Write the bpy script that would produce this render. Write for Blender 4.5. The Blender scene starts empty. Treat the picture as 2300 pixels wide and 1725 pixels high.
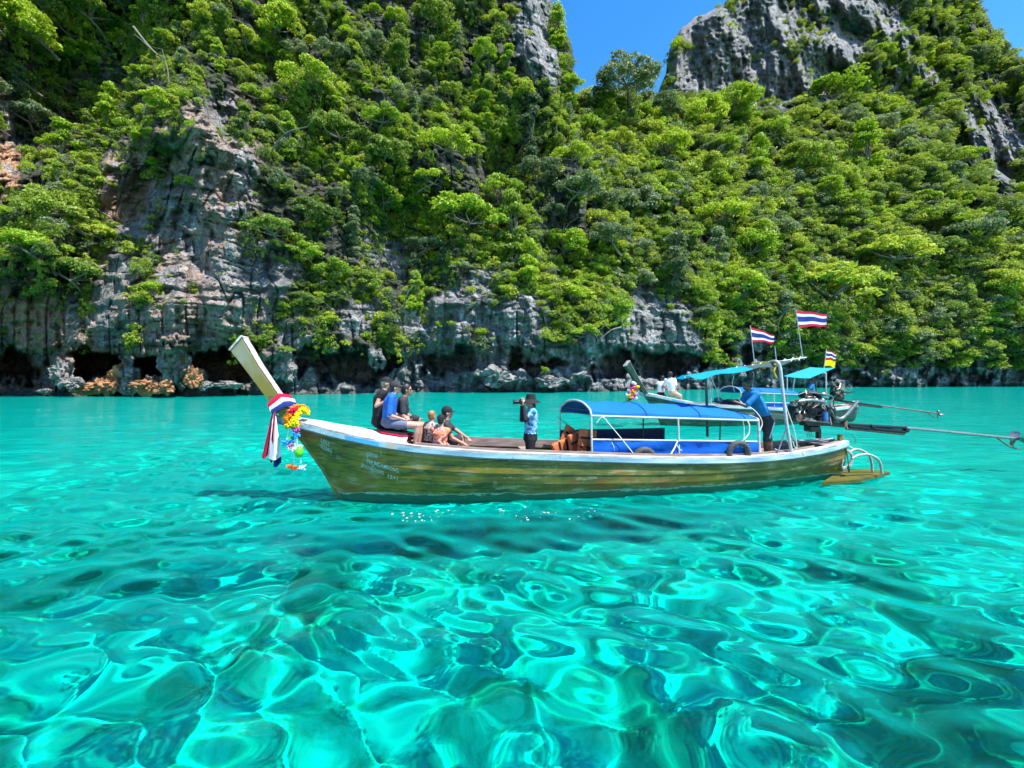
import bpy, bmesh, math, random
import numpy as np
from mathutils import Vector, Matrix, Euler, Quaternion
R = math.radians
random.seed(7); np.random.seed(7)
S = bpy.context.scene
col = S.collection

# ------------------------------------------------------------------ camera, world, sun, exposure
F = 1022.0            # focal length in pixels of the 2300 px wide photograph
CX, HY = 1150.0, 845.0  # principal column, horizon row
CAMZ = 2.3
cam = bpy.data.cameras.new('camera'); camo = bpy.data.objects.new('camera', cam); col.objects.link(camo)
cam.sensor_width = 36.0; cam.lens = 36.0 * F / 2300.0
cam.shift_y = (HY - 862.5) / 2300.0
cam.clip_start = 0.05; cam.clip_end = 3000
camo.location = (0, 0, CAMZ); camo.rotation_euler = (R(90), 0, 0)
S.camera = camo

SUN_EL, SUN_AZ = R(64), R(122)      # azimuth clockwise from +Y (behind the camera is 180)
sd = Vector((math.sin(SUN_AZ) * math.cos(SUN_EL), math.cos(SUN_AZ) * math.cos(SUN_EL), math.sin(SUN_EL)))
W = bpy.data.worlds.new('World'); S.world = W; W.use_nodes = True
wn = W.node_tree; bg = wn.nodes['Background']
sky = wn.nodes.new('ShaderNodeTexSky'); sky.sky_type = 'NISHITA'; sky.sun_disc = False
sky.sun_elevation = SUN_EL; sky.sun_rotation = SUN_AZ
sky.air_density = 1.0; sky.dust_density = 0.2; sky.ozone_density = 3.0
hs = wn.nodes.new('ShaderNodeHueSaturation'); hs.inputs['Saturation'].default_value = 1.35
wn.links.new(sky.outputs[0], hs.inputs['Color']); wn.links.new(hs.outputs[0], bg.inputs['Color'])
bg.inputs['Strength'].default_value = 0.15
sl = bpy.data.lights.new('sun', 'SUN'); slo = bpy.data.objects.new('sun', sl); col.objects.link(slo)
sl.energy = 5.0; sl.angle = R(0.5); sl.color = (1.0, 0.96, 0.88)
slo.rotation_euler = sd.to_track_quat('Z', 'Y').to_euler(); slo.location = (20, -20, 60)
sl.cycles.is_caustics_light = True
S.view_settings.view_transform = 'Standard'; S.view_settings.look = 'None'
S.view_settings.exposure = 1.05; S.view_settings.gamma = 1.0; S.view_settings.use_curve_mapping = False
cy = S.cycles
cy.use_denoising = True
cy.max_bounces = 8; cy.diffuse_bounces = 3; cy.glossy_bounces = 3; cy.transmission_bounces = 5; cy.transparent_max_bounces = 6
cy.sample_clamp_indirect = 4.0; cy.sample_clamp_direct = 12.0; cy.caustics_reflective = False; cy.caustics_refractive = True
cy.use_adaptive_sampling = True; cy.adaptive_threshold = 0.02

# ------------------------------------------------------------------ helpers
def P(px, py, Y):
    """photograph pixel at depth Y -> world point"""
    return Vector(((px - CX) * Y / F, Y, CAMZ - (py - HY) * Y / F))

def tag(o, label=None, cat=None, group=None, kind=None):
    if label: o['label'] = label
    if cat: o['category'] = cat
    if group: o['group'] = group
    if kind: o['kind'] = kind
    return o

def empty(name, loc=(0, 0, 0), label=None, cat=None, group=None, rz=0):
    o = bpy.data.objects.new(name, None); col.objects.link(o); o.location = loc; o.rotation_euler = (0, 0, rz)
    o.empty_display_size = 0.1
    return tag(o, label, cat, group)

def mesh_obj(name, verts, faces, mat, parent=None, smooth=False):
    me = bpy.data.meshes.new(name); me.from_pydata([tuple(v) for v in verts], [], [tuple(f) for f in faces]); me.update()
    if mat: me.materials.append(mat)
    if smooth: me.polygons.foreach_set('use_smooth', [True] * len(me.polygons))
    o = bpy.data.objects.new(name, me); col.objects.link(o)
    if parent is not None: o.parent = parent
    return o

class MB:
    """collects simple shapes, then builds ONE mesh object"""
    def __init__(s): s.v = []; s.f = []; s.sm = True
    def add(s, v, f):
        k = len(s.v); s.v += [Vector(p) for p in v]; s.f += [tuple(i + k for i in q) for q in f]; return s
    def box(s, c, size, rot=None, bev=0.0):
        x, y, z = [d / 2 for d in size]; M = rot.to_matrix() if isinstance(rot, (Euler, Quaternion)) else rot
        b = min(bev, x * .9, y * .9, z * .9)
        pts = []
        if b <= 0:
            pts = [(i, j, k) for i in (-x, x) for j in (-y, y) for k in (-z, z)]
            fs = [(0, 1, 3, 2), (4, 6, 7, 5), (0, 4, 5, 1), (2, 3, 7, 6), (0, 2, 6, 4), (1, 5, 7, 3)]
        else:
            bm = bmesh.new(); bmesh.ops.create_cube(bm, size=1)
            for v in bm.verts: v.co = Vector((v.co.x * 2 * x, v.co.y * 2 * y, v.co.z * 2 * z))
            bmesh.ops.bevel(bm, geom=bm.edges[:], offset=b, segments=1, affect='EDGES')
            bm.verts.ensure_lookup_table(); bm.verts.index_update()
            pts = [v.co.copy() for v in bm.verts]; fs = [tuple(v.index for v in f.verts) for f in bm.faces]; bm.free()
        c = Vector(c)
        s.add([c + (M @ Vector(p) if M else Vector(p)) for p in pts], fs); return s
    def tube(s, pts, r, n=8, caps=True, closed=False):
        pts = [Vector(p) for p in pts]; m = len(pts)
        rr = r if isinstance(r, (list, tuple)) else [r] * m
        up = None; rings = []
        for i in range(m):
            if closed: d = pts[(i + 1) % m] - pts[i - 1]
            else: d = pts[min(i + 1, m - 1)] - pts[max(i - 1, 0)]
            if d.length < 1e-9: d = Vector((0, 0, 1))
            d.normalize()
            if up is None:
                a = Vector((0, 0, 1)) if abs(d.z) < .9 else Vector((1, 0, 0)); u = d.cross(a).normalized()
            else:
                u = (up - d * up.dot(d))
                u = u.normalized() if u.length > 1e-6 else d.orthogonal().normalized()
            up = u; w = d.cross(u)
            rings.append([pts[i] + (u * math.cos(2 * math.pi * k / n) + w * math.sin(2 * math.pi * k / n)) * rr[i] for k in range(n)])
        v = [p for rg in rings for p in rg]; f = []
        for i in range(m if closed else m - 1):
            a = i * n; b = ((i + 1) % m) * n
            for k in range(n): f.append((a + k, a + (k + 1) % n, b + (k + 1) % n, b + k))
        if caps and not closed:
            f.append(tuple(range(n - 1, -1, -1))); f.append(tuple((m - 1) * n + k for k in range(n)))
        s.add(v, f); return s
    def cyl(s, a, b, r, n=12, r2=None): return s.tube([a, b], [r, r if r2 is None else r2], n)
    def ball(s, c, r, sub=2, rot=None):
        bm = bmesh.new(); bmesh.ops.create_icosphere(bm, subdivisions=sub, radius=1)
        rv = Vector(r) if isinstance(r, (tuple, list, Vector)) else Vector((r, r, r)); c = Vector(c)
        M = rot if rot else Matrix.Identity(3)
        bm.verts.ensure_lookup_table()
        v = [c + M @ Vector((q.co.x * rv.x, q.co.y * rv.y, q.co.z * rv.z)) for q in bm.verts]
        f = [tuple(q.index for q in fc.verts) for fc in bm.faces]; bm.free(); s.add(v, f); return s
    def grid(s, rows, thick=0.0):
        """rows: list of lists of points -> sheet (closed shell when thick)"""
        m, n = len(rows), len(rows[0]); rows = [[Vector(p) for p in r_] for r_ in rows]
        def face(base, flip):
            out = []
            for i in range(m - 1):
                for j in range(n - 1):
                    q = (base + i * n + j, base + i * n + j + 1, base + (i + 1) * n + j + 1, base + (i + 1) * n + j)
                    out.append(q[::-1] if flip else q)
            return out
        top = [p for r_ in rows for p in r_]
        if not thick: return s.add(top, face(0, False))
        bot = []
        for i in range(m):
            for j in range(n):
                du = rows[i][min(j + 1, n - 1)] - rows[i][max(j - 1, 0)]; dv = rows[min(i + 1, m - 1)][j] - rows[max(i - 1, 0)][j]
                nn = du.cross(dv)
                nn = nn.normalized() if nn.length > 1e-12 else Vector((0, 0, 1))
                bot.append(rows[i][j] - nn * thick)
        f = face(0, False) + face(m * n, True); o = m * n
        for j in range(n - 1):
            f.append((j + 1, j, o + j, o + j + 1)); k = (m - 1) * n; f.append((k + j, k + j + 1, o + k + j + 1, o + k + j))
        for i in range(m - 1):
            f.append((i * n, (i + 1) * n, o + (i + 1) * n, o + i * n)); f.append(((i + 1) * n + n - 1, i * n + n - 1, o + i * n + n - 1, o + (i + 1) * n + n - 1))
        return s.add(top + bot, f)
    def build(s, name, mat, parent=None, smooth=True, angle=40):
        o = mesh_obj(name, s.v, s.f, mat, parent, smooth)
        if smooth:
            try: o.data.set_sharp_from_angle(angle=R(angle))
            except Exception: pass
        return o

def curve_pts(pts, n=6):
    """Catmull-Rom through pts"""
    pts = [Vector(p) for p in pts]; out = []
    for i in range(len(pts) - 1):
        p0, p1, p2, p3 = pts[max(i - 1, 0)], pts[i], pts[i + 1], pts[min(i + 2, len(pts) - 1)]
        for k in range(n):
            t = k / n
            out.append(.5 * ((2 * p1) + (-p0 + p2) * t + (2 * p0 - 5 * p1 + 4 * p2 - p3) * t * t + (-p0 + 3 * p1 - 3 * p2 + p3) * t ** 3))
    out.append(pts[-1]); return out

# vectorised value noise ------------------------------------------------
_perm = np.random.RandomState(3).permutation(65536)
_rv = np.random.RandomState(5).rand(65536) * 2 - 1
def vnoise(x, y, z):
    xi, yi, zi = np.floor(x).astype(np.int64), np.floor(y).astype(np.int64), np.floor(z).astype(np.int64)
    fx, fy, fz = x - xi, y - yi, z - zi
    fx = fx * fx * fx * (fx * (fx * 6 - 15) + 10); fy = fy * fy * fy * (fy * (fy * 6 - 15) + 10); fz = fz * fz * fz * (fz * (fz * 6 - 15) + 10)
    def h(a, b, c): return _rv[_perm[(_perm[(_perm[a & 65535] + b) & 65535] + c) & 65535]]
    def l(a, b, t): return a + (b - a) * t
    return l(l(l(h(xi, yi, zi), h(xi + 1, yi, zi), fx), l(h(xi, yi + 1, zi), h(xi + 1, yi + 1, zi), fx), fy),
             l(l(h(xi, yi, zi + 1), h(xi + 1, yi, zi + 1), fx), l(h(xi, yi + 1, zi + 1), h(xi + 1, yi + 1, zi + 1), fx), fy), fz)
def fbm(x, y, z, o=4, g=.5):
    s = 0; a = 1; t = 0
    for i in range(o):
        k = 2.03 ** i
        s = s + a * vnoise(x * k + 17.3 * i, y * k + 5.1 * i, z * k - 9.7 * i); t += a; a *= g
    return s / t

# materials --------------------------------------------------------------
def mat_new(name):
    m = bpy.data.materials.new(name); m.use_nodes = True; nt = m.node_tree
    return m, nt, nt.nodes['Principled BSDF']
def _n(nt, t, **kw):
    n = nt.nodes.new(t)
    for k, v in kw.items(): setattr(n, k, v)
    return n
def ramp(nt, fac, stops):
    r_ = _n(nt, 'ShaderNodeValToRGB'); e = r_.color_ramp.elements
    while len(e) < len(stops): e.new(0.5)
    for i, (p, c) in enumerate(stops):
        e[i].position = p; e[i].color = (c, c, c, 1) if isinstance(c, (int, float)) else (*c, 1)
    nt.links.new(fac, r_.inputs[0]); return r_.outputs[0]
def noise(nt, scale, vec=None, detail=4, rough=.55, stretch=None, coord='Object'):
    n = _n(nt, 'ShaderNodeTexNoise'); n.inputs['Scale'].default_value = scale; n.inputs['Detail'].default_value = detail
    n.inputs['Roughness'].default_value = rough
    if vec is None:
        tc = _n(nt, 'ShaderNodeTexCoord'); vec = tc.outputs[coord]
    if stretch:
        mp = _n(nt, 'ShaderNodeMapping'); mp.inputs['Scale'].default_value = stretch; nt.links.new(vec, mp.inputs[0]); vec = mp.outputs[0]
    nt.links.new(vec, n.inputs['Vector']); return n.outputs[0]
def mix(nt, fac, a, b, mode='MIX'):
    m = _n(nt, 'ShaderNodeMix', data_type='RGBA', blend_type=mode)
    if isinstance(fac, (int, float)): m.inputs[0].default_value = fac
    else: nt.links.new(fac, m.inputs[0])
    for i, c in ((6, a), (7, b)):
        if isinstance(c, (tuple, list)): m.inputs[i].default_value = (*c[:3], 1)
        else: nt.links.new(c, m.inputs[i])
    return m.outputs[2]
def bump(nt, b, h, strength=.4, dist=.02):
    n = _n(nt, 'ShaderNodeBump'); n.inputs['Strength'].default_value = strength; n.inputs['Distance'].default_value = dist
    nt.links.new(h, n.inputs['Height']); nt.links.new(n.outputs[0], b.inputs['Normal']); return n

def mat_plain(name, c, rough=.6, metal=0, var=.25, scale=12, bmp=.2, dist=.005, stretch=None, c2=None):
    m, nt, b = mat_new(name)
    f = noise(nt, scale, stretch=stretch, detail=5)
    c2 = c2 or tuple(max(0, x * (1 - var)) for x in c); c1 = tuple(min(1, x * (1 + var * .5)) for x in c)
    nt.links.new(ramp(nt, f, [(.3, c2), (.7, c1)]), b.inputs['Base Color'])
    b.inputs['Roughness'].default_value = rough; b.inputs['Metallic'].default_value = metal
    if bmp: bump(nt, b, noise(nt, scale * 4, stretch=stretch), bmp, dist)
    return m
_mp = mat_plain
def mat_plain(name, c, rough=.6, *a, **k):
    m = _mp(name, c, rough, *a, **k)
    if rough >= .55: m.node_tree.nodes['Principled BSDF'].inputs['Specular IOR Level'].default_value = .2
    return m
M = {}
# ------------------------------------------------------------------ water and sea bed
def axis(lo, hi, d0, inner_lo, inner_hi, g=1.045):
    a = list(np.arange(inner_lo, inner_hi, d0)); x = inner_hi; d = d0
    while x < hi: a.append(x); d *= g; x += d
    a.append(hi); x = inner_lo; d = d0; b = []
    while x > lo: d *= g; x -= d; b.append(x)
    return np.array(sorted(b) + a)
def wave_height(X, Y, dx):
    rs = np.random.RandomState(11); h = np.zeros_like(X)
    wx = X + .55 * fbm(X * .35, Y * .35, X * 0 + 3.3, 2); wy = Y + .55 * fbm(X * .35, Y * .35, X * 0 + 8.1, 2)
    lams = [6.0, 4.6, 3.6, 2.9, 2.3, 1.9, 1.55, 1.35, 1.15, 1.0, .86, .74, .64, .55, .47, .4, .34]
    for lam in lams:
        for j in range(3):
            th = rs.normal(R(72), R(34)); k = 2 * math.pi / lam; ph = rs.rand() * 6.28
            amp = .0046 * lam ** .25 if lam > 1.2 else .0068 * lam ** 1.1
            fade = np.clip((lam / np.maximum(dx, 1e-4) - 2.5) / 3.0, 0, 1)
            h += fade * amp * (rs.rand() * .6 + .7) * np.sin(k * (wx * math.cos(th) + wy * math.sin(th)) + ph)
    # slow patches of calmer and rougher water
    return h * (0.85 + .45 * fbm(X * .12, Y * .12, X * 0 + 1.7, 2))
xs = axis(-420, 420, .055, -9, 9, 1.035); ys = axis(-60, 420, .05, 1.2, 13, 1.03)
GX, GY = np.meshgrid(xs, ys); dX, dY = np.meshgrid(np.gradient(xs), np.gradient(ys)); DX = np.maximum(dX, dY)
GZ = wave_height(GX, GY, DX)
def grid_obj(name, X, Y, Z, mat):
    m, n = X.shape; me = bpy.data.meshes.new(name); v = np.stack([X, Y, Z], -1).reshape(-1, 3)
    idx = np.arange(m * n).reshape(m, n); q = np.stack([idx[:-1, :-1], idx[:-1, 1:], idx[1:, 1:], idx[1:, :-1]], -1).reshape(-1, 4)
    me.vertices.add(len(v)); me.vertices.foreach_set('co', v.ravel())
    me.loops.add(q.size); me.loops.foreach_set('vertex_index', q.ravel().astype(np.int32))
    me.polygons.add(len(q)); me.polygons.foreach_set('loop_start', (np.arange(len(q)) * 4).astype(np.int32))
    me.polygons.foreach_set('use_smooth', np.ones(len(q), bool)); me.update(calc_edges=True)
    if mat: me.materials.append(mat)
    o = bpy.data.objects.new(name, me); col.objects.link(o); return o
m, nt, b = mat_new('sea water')  # clear water: refraction to the bed, scattered turquoise light growing with the path length, weak mirror reflection
out = nt.nodes['Material Output']; nt.nodes.remove(b)
geo = _n(nt, 'ShaderNodeNewGeometry')
refr = _n(nt, 'ShaderNodeBsdfRefraction'); refr.inputs['Color'].default_value = (0.012, .90, .81, 1); refr.inputs['IOR'].default_value = 1.333; refr.inputs['Roughness'].default_value = 0.0
dif = _n(nt, 'ShaderNodeBsdfDiffuse'); dif.inputs['Color'].default_value = (0.0, .275, .235, 1)
glo = _n(nt, 'ShaderNodeBsdfGlossy'); glo.inputs['Roughness'].default_value = .02; glo.inputs['Color'].default_value = (.8, .95, 1, 1)
bp = _n(nt, 'ShaderNodeBump'); bp.inputs['Strength'].default_value = 1; bp.inputs['Distance'].default_value = .14
nt.links.new(mix(nt, .5, noise(nt, 1.6, detail=5, stretch=(.5, 1.3, 1)), noise(nt, .5, detail=3, stretch=(.4, 1.2, 1))), bp.inputs['Height'])
for s_ in (glo, dif): nt.links.new(bp.outputs[0], s_.inputs['Normal'])
lw = _n(nt, 'ShaderNodeLayerWeight'); lw.inputs['Blend'].default_value = .5
# the longer the way through the water (the flatter the view), the more its own scattered light replaces the bed
mp = _n(nt, 'ShaderNodeMapRange'); mp.inputs[1].default_value = .55; mp.inputs[2].default_value = .93; mp.inputs[3].default_value = .05; mp.inputs[4].default_value = .95
nt.links.new(lw.outputs['Facing'], mp.inputs[0])
m1 = _n(nt, 'ShaderNodeMixShader'); nt.links.new(mp.outputs[0], m1.inputs[0]); nt.links.new(refr.outputs[0], m1.inputs[1]); nt.links.new(dif.outputs[0], m1.inputs[2])
fr = _n(nt, 'ShaderNodeFresnel'); fr.inputs['IOR'].default_value = 1.333; nt.links.new(bp.outputs[0], fr.inputs['Normal'])
fm = _n(nt, 'ShaderNodeMath', operation='MULTIPLY'); fm.inputs[1].default_value = .8; nt.links.new(fr.outputs[0], fm.inputs[0])
m2 = _n(nt, 'ShaderNodeMixShader'); nt.links.new(fm.outputs[0], m2.inputs[0]); nt.links.new(m1.outputs[0], m2.inputs[1]); nt.links.new(glo.outputs[0], m2.inputs[2])
nt.links.new(m2.outputs[0], out.inputs['Surface']); M['water'] = m
water = grid_obj('water', GX, GY, GZ, m); tag(water, 'clear turquoise sea of the lagoon with small waves', kind='structure')
water.cycles.is_caustics_caster = True

# sea bed: pale sand with darker weedy rock
bx = axis(-430, 430, .16, -10, 10, 1.08); by = axis(-70, 430, .16, 1, 16, 1.07)
BX, BY = np.meshgrid(bx, by)
rock = fbm(BX * .62 + 4, BY * .62, BX * 0, 4); rk = np.clip((rock - .13) / .16, 0, 1) * np.clip(.75 + 2.2 * fbm(BX * 1.1, BY * 1.1, BX * 0 + 12, 3), 0, 1)
BZ = -3.1 + .25 * fbm(BX * .5, BY * .5, BX * 0 + 2, 3) + rk * (.35 + .35 * fbm(BX * 2.2, BY * 2.2, BX * 0 + 5, 4)) - np.clip(BY - 12, 0, 60) * .05
m, nt, b = mat_new('sea bed sand and weed')
f = noise(nt, 1.5, detail=9, rough=.68); f2 = noise(nt, .32, detail=3)
a_ = _n(nt, 'ShaderNodeAttribute', attribute_name='rk')
ad = _n(nt, 'ShaderNodeMath', operation='ADD'); nt.links.new(f, ad.inputs[0]); nt.links.new(a_.outputs['Fac'], ad.inputs[1])
nt.links.new(ramp(nt, ad.outputs[0], [(.44, (.88, .87, .80)), (.54, (.60, .64, .52)), (.61, (.34, .43, .33)), (.85, (.12, .20, .14))]), b.inputs['Base Color'])
b.inputs['Roughness'].default_value = .95
bed = grid_obj('seabed', BX, BY, BZ, m); tag(bed, 'pale sandy sea bed with dark weedy rocks under the water', kind='structure')
at = bed.data.attributes.new('rk', 'FLOAT', 'POINT'); at.data.foreach_set('value', (rk * .38).ravel().astype(np.float32))
bed.cycles.is_caustics_receiver = True
# ------------------------------------------------------------------ cliffs
def interp_table(cols, table):
    """cols: list of px; table: list (per px) of list of (py, Y). returns f(px, py) by linear interpolation"""
    rows = sorted({p for t in table for p, _ in t}); G = np.array([[np.interp(r_, *zip(*sorted(t))) for r_ in rows] for t in table])
    cols = np.array(cols, float); rows = np.array(rows, float)
    def f(px, py):
        i = np.clip(np.searchsorted(cols, px) - 1, 0, len(cols) - 2); j = np.clip(np.searchsorted(rows, py) - 1, 0, len(rows) - 2)
        u = np.clip((px - cols[i]) / (cols[i + 1] - cols[i]), 0, 1); v = np.clip((py - rows[j]) / (rows[j + 1] - rows[j]), 0, 1)
        u = u * u * (3 - 2 * u)
        return G[i, j] * (1 - u) * (1 - v) + G[i + 1, j] * u * (1 - v) + G[i, j + 1] * (1 - u) * v + G[i + 1, j + 1] * u * v
    return f
YA = interp_table([-900, -300, 0, 400, 700, 1000, 1150, 1290], [
    [(900, 30), (790, 29), (400, 32), (0, 36), (-700, 44)],
    [(900, 46), (790, 45), (400, 48), (0, 53), (-700, 64)],
    [(900, 53), (790, 52), (700, 52), (500, 55), (300, 57), (100, 58), (-100, 60), (-700, 72)],
    [(900, 53), (790, 51.5), (700, 51), (500, 53), (300, 57), (100, 62), (-100, 65), (-700, 76)],
    [(900, 57), (790, 56), (700, 57), (500, 60.5), (300, 65), (100, 69), (-100, 72), (-700, 82)],
    [(900, 63), (790, 62), (700, 63), (500, 68), (300, 73), (100, 75), (-100, 78), (-700, 88)],
    [(900, 65), (790, 64), (700, 66), (500, 71), (300, 76), (100, 79), (-100, 81), (-700, 92)],
    [(900, 66), (790, 65), (700, 68), (500, 74), (300, 80), (100, 84), (-100, 86), (-700, 95)]])
YB = interp_table([1000, 1150, 1300, 1500, 1700, 2000, 2300, 2700, 3400], [
    [(900, 63), (790, 62), (700, 63), (600, 66), (500, 71), (400, 78), (300, 86), (200, 96)],
    [(900, 64), (790, 63), (700, 64), (600, 68), (500, 73), (400, 81), (300, 91), (200, 102)],
    [(900, 65), (790, 64), (700, 65), (600, 71), (500, 79), (400, 88), (300, 100), (200, 114)],
    [(900, 74), (790, 73), (700, 74), (600, 80), (500, 88), (400, 98), (300, 110), (200, 128)],
    [(900, 86), (790, 85), (700, 86), (600, 91), (500, 99), (400, 110), (300, 124), (200, 140)],
    [(900, 95), (790, 94), (700, 95), (600, 99), (500, 107), (400, 118), (300, 132), (200, 146)],
    [(900, 100), (790, 99), (700, 101), (600, 106), (500, 114), (400, 126), (300, 140), (200, 152)],
    [(900, 92), (790, 92), (700, 94), (600, 98), (500, 106), (400, 116), (300, 128), (200, 142)],
    [(900, 70), (790, 70), (700, 72), (600, 76), (500, 84), (400, 92), (300, 104), (200, 120)]])
YC = interp_table([1490, 1700, 2000, 2300, 2800], [
    [(520, 140), (300, 145), (100, 149), (-100, 154)], [(520, 142), (300, 147), (100, 152), (-100, 160)],
    [(520, 146), (300, 153), (100, 162), (-100, 174)], [(520, 150), (300, 162), (100, 176), (-100, 190)],
    [(520, 150), (300, 168), (100, 186), (-100, 200)]])
def edgeA(py): return np.interp(py, [-700, -100, 0, 62, 114, 187, 223, 300, 420, 900], [1190, 1222, 1240, 1265, 1285, 1293, 1285, 1300, 1320, 1330])
def ridgeB(px): return np.interp(px, [1000, 1150, 1270, 1330, 1400, 1480, 1560, 1700, 1850, 1990, 2100, 2300, 2700, 3400], [250, 238, 232, 214, 210, 218, 216, 232, 205, 225, 300, 420, 470, 560])
def edgeC(py): return np.interp(py, [-150, 0, 25, 62, 110, 160, 200, 260, 520], [1700, 1640, 1590, 1530, 1503, 1494, 1496, 1505, 1510])
def ridgeC(px): return np.interp(px, [1490, 1503, 1530, 1590, 1640, 1760, 1900, 2050, 2150, 2184, 2215, 2240, 2270, 2300, 2450, 2800], [200, 108, 62, 25, 0, -60, -95, -80, -40, -4, 30, 80, 110, 135, 210, 330])

# cave and overhang hollows along the water line: (px, py, half width, half height, depth)
CAVES = [(20, 822, 60, 34, 5), (225, 822, 75, 30, 6), (318, 824, 40, 24, 5), (495, 822, 78, 32, 6.5), (690, 808, 26, 26, 3.5), (790, 822, 74, 34, 5), (880, 818, 13, 34, 4), (965, 806, 26, 18, 2.5),
         (1035, 818, 40, 28, 3.5), (1150, 812, 18, 22, 3), (1215, 822, 36, 20, 3), (1370, 822, 46, 26, 5.5), (1480, 822, 56, 30, 6.5), (1560, 812, 18, 22, 3), (1660, 800, 34, 18, 3), (1930, 848, 90, 10, 2), (2150, 842, 80, 14, 2)]
SHELVES = [(145, 836, 26, 42, 3.2), (330, 856, 130, 15, 3.4), (285, 828, 28, 34, 3.0), (395, 812, 34, 48, 3.6), (520, 862, 60, 9, 2.6), (628, 820, 26, 44, 2.4), (1130, 846, 60, 22, 2.6), (935, 840, 16, 34, 2), (845, 805, 12, 32, 2), (1240, 852, 50, 12, 2.2), (1310, 836, 20, 20, 1.5), (1700, 838, 60, 22, 2.4), (2000, 846, 60, 12, 1.6)]
ROCKS = [  # bare places: (px, py, rx, ry, strength)
    (440, 330, 60, 90, 1.2), (500, 250, 55, 36, 1.2), (490, 420, 90, 110, 1.2), (450, 600, 100, 130, 1.15), (560, 640, 80, 120, 1.1), (420, 720, 110, 60, 1.1), (285, 430, 60, 110, .95), (260, 650, 60, 100, .9), (12, 330, 34, 110, 1),
    (60, 720, 90, 60, .8), (200, 735, 120, 45, .8), (660, 740, 60, 60, .7), (860, 560, 60, 55, .55), (800, 720, 60, 60, .6), (1000, 720, 90, 90, .75), (1160, 720, 100, 70, .85), (1080, 640, 60, 40, .6), (1460, 750, 90, 90, 1.0), (1330, 780, 70, 50, .7), (1700, 790, 60, 50, .6),
    (1200, 60, 42, 120, 1.2), (1235, 150, 34, 60, .8), (890, 600, 30, 60, .5), (1620, 110, 80, 80, 1.15), (1560, 160, 60, 70, .9), (1700, 70, 60, 100, 1.0), (1900, 60, 60, 110, .8), (1840, 170, 60, 60, .6), (2010, 60, 60, 60, .6), (2240, 330, 50, 120, .7), (2100, 700, 90, 70, .35), (1760, 200, 60, 50, .7),
    (1960, 760, 60, 60, .45), (2260, 720, 60, 60, .4), (200, 180, 90, 90, .45), (680, 620, 40, 70, .4), (2060, 190, 50, 60, .5)]
def blobs(lst, px, py, k=4):
    o = np.zeros_like(px, float)
    for b_ in lst:
        q = np.sqrt(((px - b_[0]) / b_[2]) ** 2 + ((py - b_[1]) / b_[3]) ** 2); e = 1 / (1 + q ** k)
        o = np.maximum(o, e * b_[4])
    return o
def bare(px, py):
    n = fbm(px / 60., py / 60., px * 0 + 4.4, 4) * .55 + fbm(px / 160., py / 90., px * 0 + 9, 2) * .2
    b_ = blobs(ROCKS, px, py, 3) * 1.25 + n - .06 + np.where((px > 1500) & (py < ridgeB(px)), .26, 0) - np.where((px > 1600) & (py > 650) & (py < 815), .12, 0)
    band = np.clip((py - 765) / 30, 0, 1) * np.where(px < 1560, 1, np.where(py > 825, .8, .3))
    return np.clip(np.maximum(b_, band + n * .4), 0, 1)

def displace(px, py, Y, sheet):
    X = (px - CX) * Y / F; Z = CAMZ - (py - HY) * Y / F
    q = np.where(sheet == 'C', 1.6, 1.0)
    nrm = fbm(X / 14 + 3, Y / 14, Z / 20, 3) * 9.0 * q                      # large masses
    flute = fbm(X / 3.2, Y / 3.2, Z / 16 + 7, 4) * 3.2 * q                   # vertical ribs
    led = vnoise(X / 7, Y / 7, Z / 1.1 + 3 * vnoise(X / 9, Y / 9, Z / 9)) * .55 + vnoise(X / 2.5, Y / 2.5, Z / .5 + 40) * .28
    fine = fbm(X / 1.1, Y / 1.1, Z / .8 + 2, 3) * 1.0 + np.abs(vnoise(X / 1.7, Y / 1.7, Z / 5)) * 1.3
    fine = fine + np.exp(-(vnoise(X / 5, Y / 5, Z / .62 + 1.2 * vnoise(X / 6, Y / 6, Z / 6)) / .07) ** 2) * .55 + np.exp(-(vnoise(X / 1.25, Y / 1.25, Z / 8) / .08) ** 2) * .9 + np.abs(vnoise(X / .75, Y / .75, Z / 3)) * .5
    low = np.clip((py - 560) / 200, 0, 1)
    d = (nrm * (1 - .75 * low) + flute * (1 - .45 * low) + led + fine)
    d = d * np.clip((902 - py) / 30, .25, 1)
    jx = fbm(px / 22, py / 22, px * 0 + 1, 3) * 34; jy = fbm(px / 24, py / 30, px * 0 + 6, 4) * 34
    def hollow(lst):
        o = np.zeros_like(px, float)
        for b_ in lst:
            s_ = np.abs((px + jx - b_[0]) / b_[2]) ** 3 + np.abs((py + jy - b_[1]) / b_[3]) ** 3
            o = np.maximum(o, b_[4] / (1 + np.minimum(s_, 50) ** 4))
        return o
    if sheet == 'A':
        bt_ = blobs([(470, 430, 130, 260, 1), (440, 650, 180, 110, .8)], px, py, 3); rc = blobs([(190, 190, 130, 150, 1), (700, 420, 70, 200, .6), (850, 600, 70, 150, .6), (960, 150, 60, 130, .6)], px, py, 3); d = d - 4.2 * bt_ + 4.5 * rc
    if sheet != 'C':
        cav = hollow(CAVES); sh = hollow(SHELVES)
        d = d + cav * 2.0 * (1 - np.clip(sh, 0, 1)) - sh * .8
        # wave-cut notch: the rock overhangs the water all along
        notch = np.clip((py - 780 - 45 * fbm(px / 45, px * 0, px * 0 + 2, 4)) / 16, 0, 1) * np.clip(1 - (py - 880) / 20, 0, 1) * np.where(px > 1580, .7, 1); d = d + notch * 1.9 - np.clip((py - 868 + 14 * fbm(px / 30, px * 0, px * 0 + 12, 3)) / 8, 0, 1) * (.9 + .9 * fbm(px / 18, px * 0, py / 40, 3))
    return Y + d

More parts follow.
